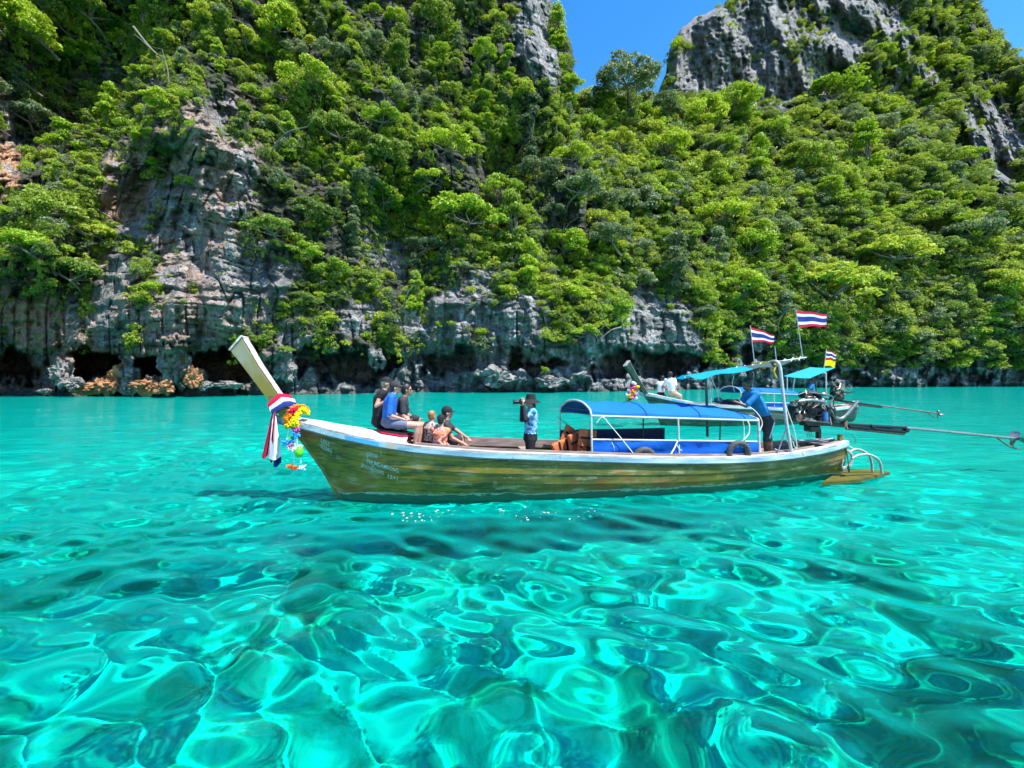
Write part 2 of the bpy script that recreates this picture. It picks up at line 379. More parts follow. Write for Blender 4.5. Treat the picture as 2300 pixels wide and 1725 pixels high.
def sheet_obj(name, kind, nu, nv, mat, label):
    u = np.linspace(0, 1, nu); v = np.linspace(0, 1, nv)
    if kind == 'A':
        py = -700 + (905 + 700) * np.where(v < .22, v / .22 * .4, .4 + (v - .22) / .78 * .6)  # more rows inside the frame
        U, PY = np.meshgrid(u, py); ed = edgeA(PY); ed = ed + 7 * fbm(PY / 25, PY * 0, PY * 0, 3)
        PX = -900 + (ed + 900) * np.where(U < .15, U / .15 * .36, .36 + (U - .15) / .85 * .64); Y0 = YA(PX, PY)
        Y = displace(PX, PY, Y0, 'A'); e = np.clip((PX - (ed - 26)) / 26, 0, 1); Y = Y + 12 * e ** 3   # rounds the corner
    elif kind == 'B':
        PXr = np.where(u < .8, 1000 + (2330 - 1000) * u / .8, 2330 + (3400 - 2330) * (u - .8) / .2)
        PX, V = np.meshgrid(PXr, v); rg = ridgeB(PX) + 8 * fbm(PX / 40, PX * 0, PX * 0, 3); PY = rg + (905 - rg) * V
        Y = displace(PX, PY, YB(PX, PY), 'B'); e = np.clip((rg + 14 - PY) / 14, 0, 1); Y = Y + 8 * e ** 2
    else:
        PX, V = np.meshgrid(np.where(u < .85, 1495 + (2330 - 1495) * u / .85, 2330 + (2800 - 2330) * (u - .85) / .15), v)
        rg = ridgeC(PX) + 6 * fbm(PX / 30, PX * 0, PX * 0, 3); PY = rg + (520 - rg) * V
        Y = displace(PX, PY, YC(PX, PY), 'C'); e = np.clip((rg + 16 - PY) / 16, 0, 1); Y = Y + 10 * e ** 2
        ed = edgeC(PY); el = np.clip((ed + 22 - PX) / 22, 0, 1.5); Y = Y + 12 * el ** 2
    VG = np.clip((1 - bare(PX, PY) - .28) / .3, 0, 1)
    # back side: the rock goes on behind the visible edge so that it is a solid mass
    X = (PX - CX) * Y / F; Z = CAMZ - (PY - HY) * Y / F
    back = 14
    Xa = [X]; Ya = [Y]; Za = [Z]
    for i in range(1, back):
        t = i / (back - 1); Xa.insert(0, (X[0] * (1 + .25 * t))[None]); Ya.insert(0, (Y[0] + 45 * t + 2 * fbm(X[0] / 6, Y[0] / 6 + t * 5, Z[0], 2))[None]); Za.insert(0, (Z[0] - 60 * t * t)[None]); VG = np.concatenate([VG[:1], VG])
    X, Y, Z = [np.concatenate(a) for a in (Xa, Ya, Za)]
    if kind in 'AC':    # side that turns away
        s = -1 if kind == 'A' else 0
        Xa, Ya, Za = [X], [Y], [Z]
        for i in range(1, 12):
            t = i / 11; x0, y0, z0 = X[:, s], Y[:, s], Z[:, s]; sgn = -1 if kind == 'A' else 1
            c = [(x0 * (1 + .02 * t) + sgn * (10 * t * t))[:, None], (y0 + 50 * t + 2 * fbm(x0 / 5, z0 / 5, t * 6 + y0 * 0, 3))[:, None], (z0 + 0)[:, None]]
            for a, q in zip((Xa, Ya, Za), c): (a.append if kind == 'A' else lambda w: a.insert(0, w))(q)
            VG = np.concatenate([VG, VG[:, -1:]] if kind == 'A' else [VG[:, :1], VG], 1)
        X, Y, Z = [np.concatenate(a, 1) for a in (Xa, Ya, Za)]
    o = grid_obj(name, X, Y, Z, mat); tag(o, label, kind='structure')
    a = o.data.attributes.new('veg', 'FLOAT', 'POINT'); a.data.foreach_set('value', VG.ravel().astype(np.float32)); return o

m, nt, b = mat_new('limestone')
tc = _n(nt, 'ShaderNodeTexCoord'); sep = _n(nt, 'ShaderNodeSeparateXYZ'); nt.links.new(tc.outputs['Object'], sep.inputs[0])
g1 = noise(nt, .5, detail=8, rough=.65); st = noise(nt, 1.0, detail=6, stretch=(.9, .9, .10), rough=.6); lay = noise(nt, 1.0, detail=5, stretch=(.25, .25, 2.2))
base = ramp(nt, g1, [(.30, (.09, .09, .10)), (.47, (.25, .245, .255)), (.66, (.50, .48, .49))])
base = mix(nt, ramp(nt, st, [(.48, 0.0), (.60, .75)]), base, (.12, .125, .12))
base = mix(nt, ramp(nt, lay, [(.30, .6), (.40, 0.0)]), base, (.10, .10, .10))
org = noise(nt, .16, detail=4, stretch=(1, 1, .45))
xr = _n(nt, 'ShaderNodeMapRange'); xr.inputs[1].default_value = -62; xr.inputs[2].default_value = -20; xr.inputs[3].default_value = 1; xr.inputs[4].default_value = 0; nt.links.new(sep.outputs['X'], xr.inputs[0])
om = _n(nt, 'ShaderNodeMath', operation='MULTIPLY'); nt.links.new(ramp(nt, org, [(.44, 0.0), (.54, .95)]), om.inputs[0]); nt.links.new(xr.outputs[0], om.inputs[1])
wt = _n(nt, 'ShaderNodeMath', operation='MULTIPLY'); wt.inputs[1].default_value = .35; nt.links.new(xr.outputs[0], wt.inputs[0]); base = mix(nt, wt.outputs[0], base, (1, .80, .66), 'MULTIPLY')
base = mix(nt, om.outputs[0], base, mix(nt, g1, (.50, .20, .08), (.58, .40, .28)))
# teal shade painted into the rock colour at the wave-washed foot and in patches
zr = _n(nt, 'ShaderNodeMapRange'); zr.inputs[1].default_value = 0.1; zr.inputs[2].default_value = 1.1; zr.inputs[3].default_value = .9; zr.inputs[4].default_value = 0; nt.links.new(sep.outputs['Z'], zr.inputs[0])
base = mix(nt, zr.outputs[0], base, (.035, .05, .04))
teal_shade = _n(nt, 'ShaderNodeMath', operation='MULTIPLY'); teal_shade.inputs[1].default_value = .18; nt.links.new(ramp(nt, noise(nt, .11, detail=5), [(.45, 0.0), (.6, 1.0)]), teal_shade.inputs[0])
base = mix(nt, teal_shade.outputs[0], base, (.10, .17, .13))
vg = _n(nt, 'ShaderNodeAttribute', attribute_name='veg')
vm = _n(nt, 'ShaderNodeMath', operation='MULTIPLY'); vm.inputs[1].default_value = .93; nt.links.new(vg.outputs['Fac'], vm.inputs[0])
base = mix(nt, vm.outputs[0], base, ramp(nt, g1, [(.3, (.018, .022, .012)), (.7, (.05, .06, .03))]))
nt.links.new(base, b.inputs['Base Color']); b.inputs['Roughness'].default_value = .9
vo = _n(nt, 'ShaderNodeTexVoronoi', feature='DISTANCE_TO_EDGE'); vo.inputs['Scale'].default_value = .9; mpv = _n(nt, 'ShaderNodeMapping'); mpv.inputs['Scale'].default_value = (1, 1, .8)
wv = _n(nt, 'ShaderNodeVectorMath', operation='MULTIPLY_ADD'); tn = _n(nt, 'ShaderNodeTexNoise'); tn.inputs['Scale'].default_value = .8; tn.inputs['Detail'].default_value = 4; nt.links.new(tc.outputs['Object'], tn.inputs['Vector'])
nt.links.new(tn.outputs['Color'], wv.inputs[0]); wv.inputs[1].default_value = (1.6, 1.6, 1.6); nt.links.new(tc.outputs['Object'], wv.inputs[2]); nt.links.new(wv.outputs[0], mpv.inputs[0]); nt.links.new(mpv.outputs[0], vo.inputs['Vector'])
crk = ramp(nt, vo.outputs['Distance'], [(.0, 0.0), (.12, 1.0)])
h1 = mix(nt, .35, noise(nt, 2.2, detail=10, rough=.78), lay); h2 = mix(nt, .35, h1, crk)
bn = bump(nt, b, h2, 1.0, 1.1)
M['rock'] = m
cliffA = sheet_obj('limestone_cliff', 'A', 760, 520, m, 'tall grey and orange limestone cliff with sea caves at its foot, left of the gap of sky')
cliffB = sheet_obj('hillside', 'B', 560, 300, m, 'steep forested hillside below the gap of sky, limestone at its foot')
cliffC = sheet_obj('far_limestone_cliff', 'C', 330, 200, m, 'grey limestone peak behind the forested hillside on the right')

# loose boulders lying on the ledge at the foot of the cliff
M['tanrock'] = mat_plain('orange brown stained rock', (.40, .19, .09), .95, var=.7, scale=1.0, bmp=1, dist=.25); M['palerock'] = mat_plain('pale pink grey rock', (.26, .24, .23), .95, var=.65, scale=1.0, bmp=1, dist=.25)
def boulder(px, py, wpx, hpx, mat, label, seed, Y=None):
    Y = Y or float(displace(np.array([px * 1.]), np.array([878.]), YA(np.array([px * 1.]), np.array([878.])), 'A')[0]) - 2.6
    bm = bmesh.new(); bmesh.ops.create_icosphere(bm, subdivisions=4, radius=1); v = np.array([q.co[:] for q in bm.verts]); x, y, z = v.T; o_ = seed * 7.3
    r_ = 1 + .75 * fbm(x * 1.3 + o_, y * 1.3, z * 1.3, 3) - .45 * np.abs(vnoise(x * 2.6 + o_, y * 2.6, z * 2.6)) + .22 * vnoise(x * 8 + o_, y * 8, z * 8)
    v = v * r_[:, None] * np.array([wpx, (wpx + hpx) * .45, hpx]) * Y / F / 2
    for q, c_ in zip(bm.verts, v): q.co = c_
    me = bpy.data.meshes.new('boulder'); bm.to_mesh(me); bm.free(); me.materials.append(mat); me.polygons.foreach_set('use_smooth', [True] * len(me.polygons))
    try: me.set_sharp_from_angle(angle=R(28))
    except Exception: pass
    o = bpy.data.objects.new('boulder', me); col.objects.link(o); o.location = P(px, py, Y); tag(o, label, 'boulder', 'boulders on the ledge at the foot of the cliff'); return o
for i, (a, b_, w_, h_, mt, l_) in enumerate(((140, 836, 42, 66, 'palerock', 'tall pale boulder standing alone between the two leftmost sea caves'), (162, 862, 46, 28, 'palerock', 'low pale boulder at the foot of the tall pale boulder'), (100, 878, 36, 14, 'palerock', 'small flat pale boulder nearest the left end of the ledge'),
    (205, 874, 70, 26, 'tanrock', 'long flat brown boulder below the second sea cave'), (270, 850, 54, 60, 'tanrock', 'bright orange boulder, the tallest on the ledge'), (290, 866, 30, 40, 'palerock', 'grey pointed boulder in front of the orange one'), (325, 868, 60, 34, 'tanrock', 'orange boulder right of the grey pointed one'), (368, 870, 44, 30, 'tanrock', 'rounded tan boulder at the right end of the orange row'),
    (238, 866, 44, 34, 'tanrock', 'brown boulder just left of the bright orange boulder'), (395, 818, 50, 84, 'palerock', 'big grey pillar of rock between two sea caves left of the prow'), (435, 852, 34, 44, 'tanrock', 'orange tan boulder beside the grey rock pillar'), (462, 866, 28, 20, 'palerock', 'small pale boulder right of the rock pillar'), (510, 864, 60, 16, 'palerock', 'flat pale boulder in the cave mouth left of the prow'),
    (1112, 850, 70, 44, 'palerock', 'large pale broken boulder behind the standing photographer'), (1232, 858, 60, 24, 'palerock', 'pale boulder in the cave right of the photographer'), (640, 828, 46, 62, 'palerock', 'pale grey lump of rock just right of the prow'))):
    boulder(a, b_, w_, h_, M[mt], l_, i + 1)
# ------------------------------------------------------------------ vegetation
def leaf_mat(name, c_lo, c_mid, c_hi, trans=.35):
    m, nt, b = mat_new(name); out = nt.nodes['Material Output']; nt.nodes.remove(b)
    oi = _n(nt, 'ShaderNodeObjectInfo'); at = _n(nt, 'ShaderNodeAttribute', attribute_name='tone')
    ad = _n(nt, 'ShaderNodeMath', operation='MULTIPLY_ADD'); nt.links.new(at.outputs['Fac'], ad.inputs[0]); ad.inputs[1].default_value = .35
    sc = _n(nt, 'ShaderNodeMath', operation='MULTIPLY'); sc.inputs[1].default_value = .65; nt.links.new(oi.outputs['Random'], sc.inputs[0]); nt.links.new(sc.outputs[0], ad.inputs[2])
    c = ramp(nt, ad.outputs[0], [(.08, c_lo), (.5, c_mid), (.92, c_hi)])
    d = _n(nt, 'ShaderNodeBsdfDiffuse'); t = _n(nt, 'ShaderNodeBsdfTranslucent'); g = _n(nt, 'ShaderNodeBsdfGlossy'); g.inputs['Roughness'].default_value = .6
    nt.links.new(c, d.inputs['Color']); nt.links.new(mix(nt, .7, c, (.16, .20, .01), 'ADD'), t.inputs['Color']); g.inputs['Color'].default_value = (.9, 1, .85, 1)
    a = _n(nt, 'ShaderNodeMixShader'); a.inputs[0].default_value = trans; nt.links.new(d.outputs[0], a.inputs[1]); nt.links.new(t.outputs[0], a.inputs[2])
    e = _n(nt, 'ShaderNodeMixShader'); e.inputs[0].default_value = .03; nt.links.new(a.outputs[0], e.inputs[1]); nt.links.new(g.outputs[0], e.inputs[2])
    nt.links.new(e.outputs[0], out.inputs['Surface']); return m
M['leaf'] = leaf_mat('tropical leaves', (.055, .115, .03), (.20, .29, .028), (.44, .50, .035))
M['leaf_bright'] = leaf_mat('young bright leaves', (.14, .25, .012), (.24, .38, .012), (.36, .45, .02))
M['leaf_dull'] = leaf_mat('dull grey green leaves', (.06, .10, .055), (.13, .19, .09), (.24, .29, .15), .25)
M['deadwood'] = mat_plain('bleached dead wood', (.20, .18, .15), .9, var=.4, scale=2)
M['bark'] = mat_plain('pale bark', (.17, .15, .12), .9, var=.5, scale=3)

def leaves_mesh(name, clumps, n_each, lsize, rs, mat, up=.75, droop=0.0):
    """clumps: list of (centre(3), radii(3)); leaves cover the upper shell of each clump"""
    V = []
    tone = []
    for (c, r_) in clumps:
        n = n_each; th = rs.rand(n) * 2 * math.pi; zz = rs.rand(n) * 1.35 - .35; rr = np.sqrt(np.clip(1 - np.minimum(zz, 1) ** 2, 0, 1)) * (.62 + .62 * rs.rand(n) ** 1.5)
        p = np.stack([np.cos(th) * rr * r_[0], np.sin(th) * rr * r_[1], zz * r_[2]], 1) + c
        nr = np.stack([np.cos(th) * rr * .7, np.sin(th) * rr * .7, np.full(n, up)], 1) + rs.randn(n, 3) * .70
        nr /= np.linalg.norm(nr, axis=1)[:, None]
        a = np.cross(nr, rs.randn(n, 3)); a /= np.linalg.norm(a, axis=1)[:, None]; b_ = np.cross(nr, a)
        L = (lsize * (.6 + .8 * rs.rand(n)))[:, None]; w = L * .42
        tip = p + a * L - nr * L * .25
        V.append(np.stack([p - a * L * .6, p + b_ * w + nr * L * .1, tip, p - b_ * w + nr * L * .1], 1)); tone.append(np.repeat(rs.rand(n) * .6 + rs.rand() * .4, 4))
    V = np.concatenate(V).reshape(-1, 3); tn = np.concatenate(tone); q = np.arange(len(V)).reshape(-1, 4)
    me = bpy.data.meshes.new(name); me.vertices.add(len(V)); me.vertices.foreach_set('co', V.ravel())
    me.loops.add(q.size); me.loops.foreach_set('vertex_index', q.ravel().astype(np.int32)); me.polygons.add(len(q)); me.polygons.foreach_set('loop_start', (np.arange(len(q)) * 4).astype(np.int32)); me.update(calc_edges=True)
    a = me.attributes.new('tone', 'FLOAT', 'POINT'); a.data.foreach_set('value', tn.astype(np.float32)); me.materials.append(mat); return me

def crown_clumps(rs, kind):
    cl = []
    if kind == 'umbrella':
        for i in range(20):
            a = rs.rand() * 6.28; r_ = math.sqrt(rs.rand()) * .85; z = .38 * (1 - r_ * r_) + rs.randn() * .07
            s = .20 + rs.rand() * .14; cl.append(((r_ * math.cos(a), r_ * math.sin(a), z), (s, s, s * .42)))
    elif kind == 'round':
        for i in range(24):
            a = rs.rand() * 6.28; z = rs.rand() * 1.1 - .35; r_ = math.sqrt(max(0, 1 - (z / .85) ** 2)) * (.55 + .4 * rs.rand()) * .85
            s = .20 + rs.rand() * .13; cl.append(((r_ * math.cos(a), r_ * math.sin(a), z * .75), (s, s, s * .6)))
    elif kind == 'tall':
        for i in range(24):
            a = rs.rand() * 6.28; z = rs.rand() * 2.0 - .8; r_ = .55 * (1 - abs(z - .1) / 1.5) * (.3 + .8 * rs.rand())
            s = .16 + rs.rand() * .12; cl.append(((r_ * math.cos(a), r_ * math.sin(a), z), (s, s, s * .6)))
    elif kind == 'bush':
        for i in range(13):
            a = rs.rand() * 6.28; z = rs.rand() * .6; r_ = math.sqrt(rs.rand()) * (.9 - z * .6)
            s = .22 + rs.rand() * .18; cl.append(((r_ * math.cos(a), r_ * math.sin(a), z - .1), (s, s, s * .7)))
    elif kind == 'vine':
        for i in range(16):
            x = rs.randn() * .35; z = -rs.rand() * 2.2; cl.append(((x, rs.randn() * .15, z), (.16, .14, .28)))
    return [(np.array(c), np.array(r_)) for c, r_ in cl]
rs0 = np.random.RandomState(21)
CROWN = {}
for kind, n_ in (('umbrella', 5), ('round', 5), ('tall', 3)):
    CROWN[kind] = []
    for i in range(n_):
        cl = crown_clumps(rs0, kind); CROWN[kind].append((cl, {k: leaves_mesh('crown', cl, 150, .062, rs0, M[k]) for k in ('leaf', 'leaf_bright', 'leaf_dull')}))
def trunk_mesh(cl, kind, rs):
    mb = MB(); h = 1.05 if kind != 'tall' else 1.3; base = Vector((rs.randn() * .25, .9, -h * .55))
    mid = Vector((rs.randn() * .06, rs.randn() * .06, -.15)); mb.tube(curve_pts([base, base * .5 + mid * .5 + Vector((rs.randn() * .08, 0, 0)), mid], 3), [.055, .052, .048, .044, .041, .038, .035], 6)
    for c, r_ in cl[::2]:
        c = Vector(c); k = mid.lerp(c, .5) + Vector((rs.randn() * .05, rs.randn() * .05, -.05)); mb.tube([mid, k, c], [.026, .017, .008], 5)
    me = bpy.data.meshes.new('trunk'); me.from_pydata([tuple(v) for v in mb.v], [], mb.f); me.materials.append(M['bark']); me.update(); return me
for kind in CROWN: CROWN[kind] = [(trunk_mesh(cl, kind, rs0), ms) for cl, ms in CROWN[kind]]

# surface lookup for planting
def surf(px, py):
    """front-most rock depth along the line of sight of a photograph pixel"""
    px = np.asarray(px, float); py = np.asarray(py, float)
    ya = displace(px, py, YA(px, py), 'A'); yb = displace(px, py, YB(px, py), 'B'); yc = displace(px, py, YC(px, py), 'C')
    ya = np.where((px < edgeA(py) - 4) & (py > -690), ya, 1e4); yb = np.where((px > 1010) & (py > ridgeB(px)), yb, 1e4)
    yc = np.where((px > 1497) & (px > edgeC(py)) & (py > ridgeC(px)) & (py < 515), yc, 1e4)
    return np.minimum(np.minimum(ya, yb), yc), np.argmin([ya, yb, yc], 0)

# mass of shrubs and creepers nobody could count: one object, instanced leaf clumps
def scatter_obj(name, pts, rots, scl, idx, sources, label):
    me = bpy.data.meshes.new(name); me.vertices.add(len(pts)); me.vertices.foreach_set('co', np.asarray(pts, float).ravel())
    for nm, ty, arr, key in (('rot', 'FLOAT_VECTOR', rots, 'vector'), ('scl', 'FLOAT_VECTOR', scl, 'vector'), ('pick', 'INT', idx, 'value')):
        a = me.attributes.new(nm, ty, 'POINT'); a.data.foreach_set(key, np.asarray(arr).ravel().astype(np.int32 if ty == 'INT' else np.float32))
    o = bpy.data.objects.new(name, me); col.objects.link(o); tag(o, label, kind='stuff')
    src = bpy.data.collections.new(name + '_sources')
    for i, sm in enumerate(sources):
        so = bpy.data.objects.new('%s_clump_%02d' % (name, i), sm); src.objects.link(so)
    ng = bpy.data.node_groups.new(name, 'GeometryNodeTree'); ng.interface.new_socket('Geometry', in_out='INPUT', socket_type='NodeSocketGeometry'); ng.interface.new_socket('Geometry', in_out='OUTPUT', socket_type='NodeSocketGeometry')
    gi = ng.nodes.new('NodeGroupInput'); go = ng.nodes.new('NodeGroupOutput'); ip = ng.nodes.new('GeometryNodeInstanceOnPoints'); ci = ng.nodes.new('GeometryNodeCollectionInfo')
    ci.inputs['Collection'].default_value = src; ci.inputs['Separate Children'].default_value = True; ci.inputs['Reset Children'].default_value = True
    def na(nm, ty):
        n = ng.nodes.new('GeometryNodeInputNamedAttribute'); n.data_type = ty; n.inputs['Name'].default_value = nm; return n.outputs['Attribute']
    e2r = ng.nodes.new('FunctionNodeEulerToRotation'); ng.links.new(na('rot', 'FLOAT_VECTOR'), e2r.inputs[0])
    ip.inputs['Pick Instance'].default_value = True
    ng.links.new(gi.outputs[0], ip.inputs['Points']); ng.links.new(ci.outputs[0], ip.inputs['Instance']); ng.links.new(na('pick', 'INT'), ip.inputs['Instance Index'])
    ng.links.new(e2r.outputs[0], ip.inputs['Rotation']); ng.links.new(na('scl', 'FLOAT_VECTOR'), ip.inputs['Scale']); ng.links.new(ip.outputs[0], go.inputs[0])
    md = o.modifiers.new('scatter', 'NODES'); md.node_group = ng; return o

bush_src = []
for i in range(5): bush_src.append(leaves_mesh('bush', crown_clumps(rs0, 'bush'), 46, .10, rs0, M['leaf'] if i != 4 else M['leaf_dull']))
bush_src.append(leaves_mesh('bush', crown_clumps(rs0, 'bush'), 46, .10, rs0, M['leaf_bright']))
for i in range(3): bush_src.append(leaves_mesh('creeper', crown_clumps(rs0, 'vine'), 30, .085, rs0, M['leaf'], up=.3))

import os
if os.environ.get("NOVEG"): pass
rs = np.random.RandomState(99)
N = 140000
px = rs.rand(N) * 3000 - 450; py = 890 - rs.rand(N) * 1350
inner = (px > -60) & (px < 2360) & (py > -60)
keep = inner | (rs.rand(N) < .45); px, py = px[keep], py[keep]
Yd, wh = surf(px, py)
den = 1 - bare(px, py)
den = np.clip(den * 1.6 - .22, 0.05, 1)
patch = fbm(px / 70, py / 70, px * 0 + 30, 3)
den = den * np.where(wh == 0, np.clip(.62 + patch * 2.0, .06, 1), np.clip(1 + patch, .5, 1))
den = np.where((py > 770) & (px < 1580), den * .25, np.where((py > 770) & (px > 1580), den * .7, den))
ok = (Yd < 900) & (rs.rand(len(px)) < den * np.where(wh == 2, .65, .40)) & (py < np.where(px > 1580, 836 + 22 * fbm(px / 40, px * 0, px * 0 + 5, 3), 850))
px, py, Yd, wh, patch = px[ok], py[ok], Yd[ok], wh[ok], patch[ok]
sz = np.where(wh == 0, .9, 1.05) * (.55 + rs.rand(len(px)) ** 2 * 1.5) * np.where(wh == 2, 1.1, 1) * np.clip(Yd / 75, .75, 1.5) * np.where(bare(px, py) > .6, .6, 1)
Yd = Yd - sz * .25
X = (px - CX) * Yd / F; Z = CAMZ - (py - HY) * Yd / F
pick = rs.randint(0, 5, len(px)); pick = np.where((patch > .05) & (rs.rand(len(px)) < .4), 5, pick); pick = np.where((wh == 0) & (rs.rand(len(px)) < .42), rs.randint(6, 9, len(px)), pick)
rots = np.stack([rs.randn(len(px)) * .2 + .12, rs.randn(len(px)) * .2, np.where(pick >= 6, rs.randn(len(px)) * .4, rs.rand(len(px)) * 6.28)], 1)
zs = np.where(pick >= 6, 1.0, .75 + rs.rand(len(px)) * .5)
undergrowth = scatter_obj('undergrowth', np.stack([X, Yd, Z], 1), rots, np.stack([sz, sz, sz * zs], 1), pick, bush_src, 'mass of green shrubs and creepers covering the cliffs and the hillside')
print('bushes', len(px))


# single trees one can point to
ORD = ['first', 'second', 'third', 'fourth', 'fifth', 'sixth', 'seventh', 'eighth', 'ninth', 'tenth', 'eleventh', 'twelfth', 'thirteenth', 'fourteenth', 'fifteenth', 'sixteenth', 'seventeenth', 'eighteenth', 'nineteenth', 'twentieth', 'twenty-first', 'twenty-second']
KIND_WORD = {'umbrella': 'spreading', 'round': 'round-crowned', 'tall': 'slender'}; TONE_WORD = {'leaf': 'mid green', 'leaf_bright': 'bright lime green', 'leaf_dull': 'grey green'}
def make_tree(px, py, Y, size, kind, tone, label, group, rs, k=None):
    trunk, ms = CROWN[kind][rs.randint(len(CROWN[kind])) if k is None else k]
    r_ = size * Y / F / 2; p = P(px, py, Y - r_ * .5)
    t = empty('tree', p - Vector((0, 0, r_ * 1.0)), label, 'tree', group, rs.randn() * .5)
    for nm, me in (('trunk', trunk), ('crown', ms[tone])):
        o = bpy.data.objects.new(nm, me); col.objects.link(o); o.parent = t; o.location = (0, 0, r_); o.scale = (r_, r_, r_ * (.9 + .3 * rs.rand()))
    return t
NAMED = [  # crowns that stand out in the photograph
    (1410, 182, 150, 'round', 'leaf_dull', 'blue green tree standing alone against the sky in the gap between the peaks'),
    (1330, 232, 80, 'round', 'leaf', 'rounded dark tree at the ridge left of the lone skyline tree'),
    (1490, 240, 80, 'round', 'leaf_dull', 'rounded grey green tree at the ridge under the edge of the far peak'),
    (1870, 210, 130, 'umbrella', 'leaf_bright', 'large yellow green tree on the ridge in front of the far grey peak'),
    (1650, 235, 110, 'round', 'leaf_bright', 'pale yellow green tree on the ridge below the dark cleft of the far peak'),
    (1310, 290, 90, 'umbrella', 'leaf_bright', 'bright yellow green crown just below the sky gap on its left'),
    (1490, 340, 120, 'umbrella', 'leaf_bright', 'vivid lime tree with layered crown in the upper middle of the hillside'),
    (1810, 360, 130, 'round', 'leaf', 'large domed green tree right of the middle of the hillside'),
    (1050, 490, 165, 'umbrella', 'leaf_bright', 'big vivid green spreading tree leaning out between cliff and hillside'),
    (1120, 440, 120, 'umbrella', 'leaf_bright', 'upper lime green tree touching the big leaning spreading tree'),
    (1380, 690, 90, 'round', 'leaf_bright', 'small yellow green tree on the rock above the two right sea caves'),
    (1305, 752, 80, 'umbrella', 'leaf_bright', 'flat lime green tree hanging low above the water left of the double cave'),
    (1870, 650, 210, 'umbrella', 'leaf', 'wide flat-topped green tree leaning out right above the flags'),
    (1610, 490, 130, 'umbrella', 'leaf_bright', 'lime tree with broken crown in the lower middle of the hillside'),
    (1690, 560, 110, 'round', 'leaf_bright', 'yellow tinged tree above the two flags'),
    (2010, 570, 150, 'umbrella', 'leaf', 'spreading green tree on the lower right hillside'),
    (110, 470, 130, 'round', 'leaf', 'rounded green tree on the cliff at the far left, upper of three'),
    (70, 560, 130, 'umbrella', 'leaf_bright', 'leafy tree growing low on the cliff at the far left'),
    (160, 620, 140, 'umbrella', 'leaf', 'tree hanging over the low rock wall at the far left'),
    (420, 412, 50, 'umbrella', 'leaf_bright', 'small bright shrub-like tree growing on the bare grey buttress'),
    (600, 140, 110, 'umbrella', 'leaf_bright', 'bright tree above the top of the grey buttress'),
    (690, 180, 120, 'umbrella', 'leaf_bright', 'yellow green tree right of and above the grey buttress'),
    (760, 300, 120, 'umbrella', 'leaf', 'tree with layered crown on the upper cliff right of the buttress'),
    (870, 345, 110, 'round', 'leaf', 'dense tree clinging to the dark cliff middle'),
    (700, 480, 110, 'round', 'leaf', 'round tree low on the cliff right of the bare buttress'),
    (860, 450, 90, 'umbrella', 'leaf_bright', 'small flat bright tree left of the big leaning tree'),
    (620, 60, 120, 'round', 'leaf_bright', 'bright tree at the top edge above the buttress'),
    (60, 60, 120, 'round', 'leaf_bright', 'bright leafy tree in the top left corner'),
    (200, 30, 110, 'umbrella', 'leaf', 'tree at the top edge near the left corner'),
    (900, 130, 110, 'tall', 'leaf', 'slender tree high on the cliff left of the pale rock face'),
    (1000, 330, 120, 'umbrella', 'leaf_bright', 'sunlit yellow green tree below the slender trees of the cliff'),
    (740, 720, 60, 'round', 'leaf', 'small round tree just above the water line caves beside the prow'),
    (640, 790, 44, 'umbrella', 'leaf_bright', 'tiny bright tree perched at the cave mouth right of the prow'),
]
trees = []
rs = np.random.RandomState(5)
pts = []
for (a, b_, s_, k_, t_, l_) in NAMED:
    y_, w_ = surf([a], [b_]); pts.append((a, b_, s_))
    if float(y_[0]) > 900: y_, w_ = surf([a], [b_ + s_ * .6])
    make_tree(a, b_, float(y_[0]), s_, k_, t_, l_, None, rs)
cand = 0
auto = []
while len(auto) < 225 and cand < 60000:
    cand += 1; a = rs.rand() * 2420 - 60; b_ = rs.rand() * 830 - 30
    s_ = (56 + rs.rand() ** 1.4 * 90) * (1.0 if b_ > 250 else .85)
    if any((a - q[0]) ** 2 + (b_ - q[1]) ** 2 < ((s_ + q[2]) * .36) ** 2 for q in pts): continue
    y_, w_ = surf([a], [b_]); y_ = float(y_[0]); w_ = int(w_[0])
    if y_ > 900: continue
    bb = float(bare(np.array([a]), np.array([b_]))[0])
    if bb > .42 or rs.rand() < bb * 1.2 or (b_ > 740): continue
    if w_ == 2: s_ *= .62
    if w_ == 0 and a < 1150: s_ *= .88
    if b_ > 640: s_ *= .7
    pts.append((a, b_, s_)); auto.append((a, b_, y_, s_, w_))
AREA = ['on the cliff', 'on the hillside', 'on the far peak']
groups = {}
for q in auto: groups.setdefault((q[4], int((800 - q[1]) // 100)), []).append(q)
for (w_, row), lst in sorted(groups.items()):
    lst.sort()
    for i, (a, b_, y_, s_, _) in enumerate(lst):
        bright = fbm(np.array([a / 120.]), np.array([b_ / 120.]), np.array([3.3]), 2)[0] + rs.randn() * .25
        t_ = 'leaf_bright' if bright > .20 else ('leaf_dull' if bright < -.20 or w_ == 2 else 'leaf')
        k_ = ['umbrella', 'round', 'tall'][rs.choice(3, p=[.5, .38, .12] if w_ else [.45, .3, .25])]
        make_tree(a, b_, y_, s_, k_, t_, '%s %s tree %s, %s, belt %s above water' % (TONE_WORD[t_], KIND_WORD[k_], AREA[w_], ORD[i] + ' from left' if i < 20 else ORD[len(lst) - 1 - i] + ' from right', ['one', 'two', 'three', 'four', 'five', 'six', 'seven', 'eight', 'nine'][max(0, min(row, 8))]), 'trees clinging to the cliffs and the hillside', rs)
print('trees', len(auto))

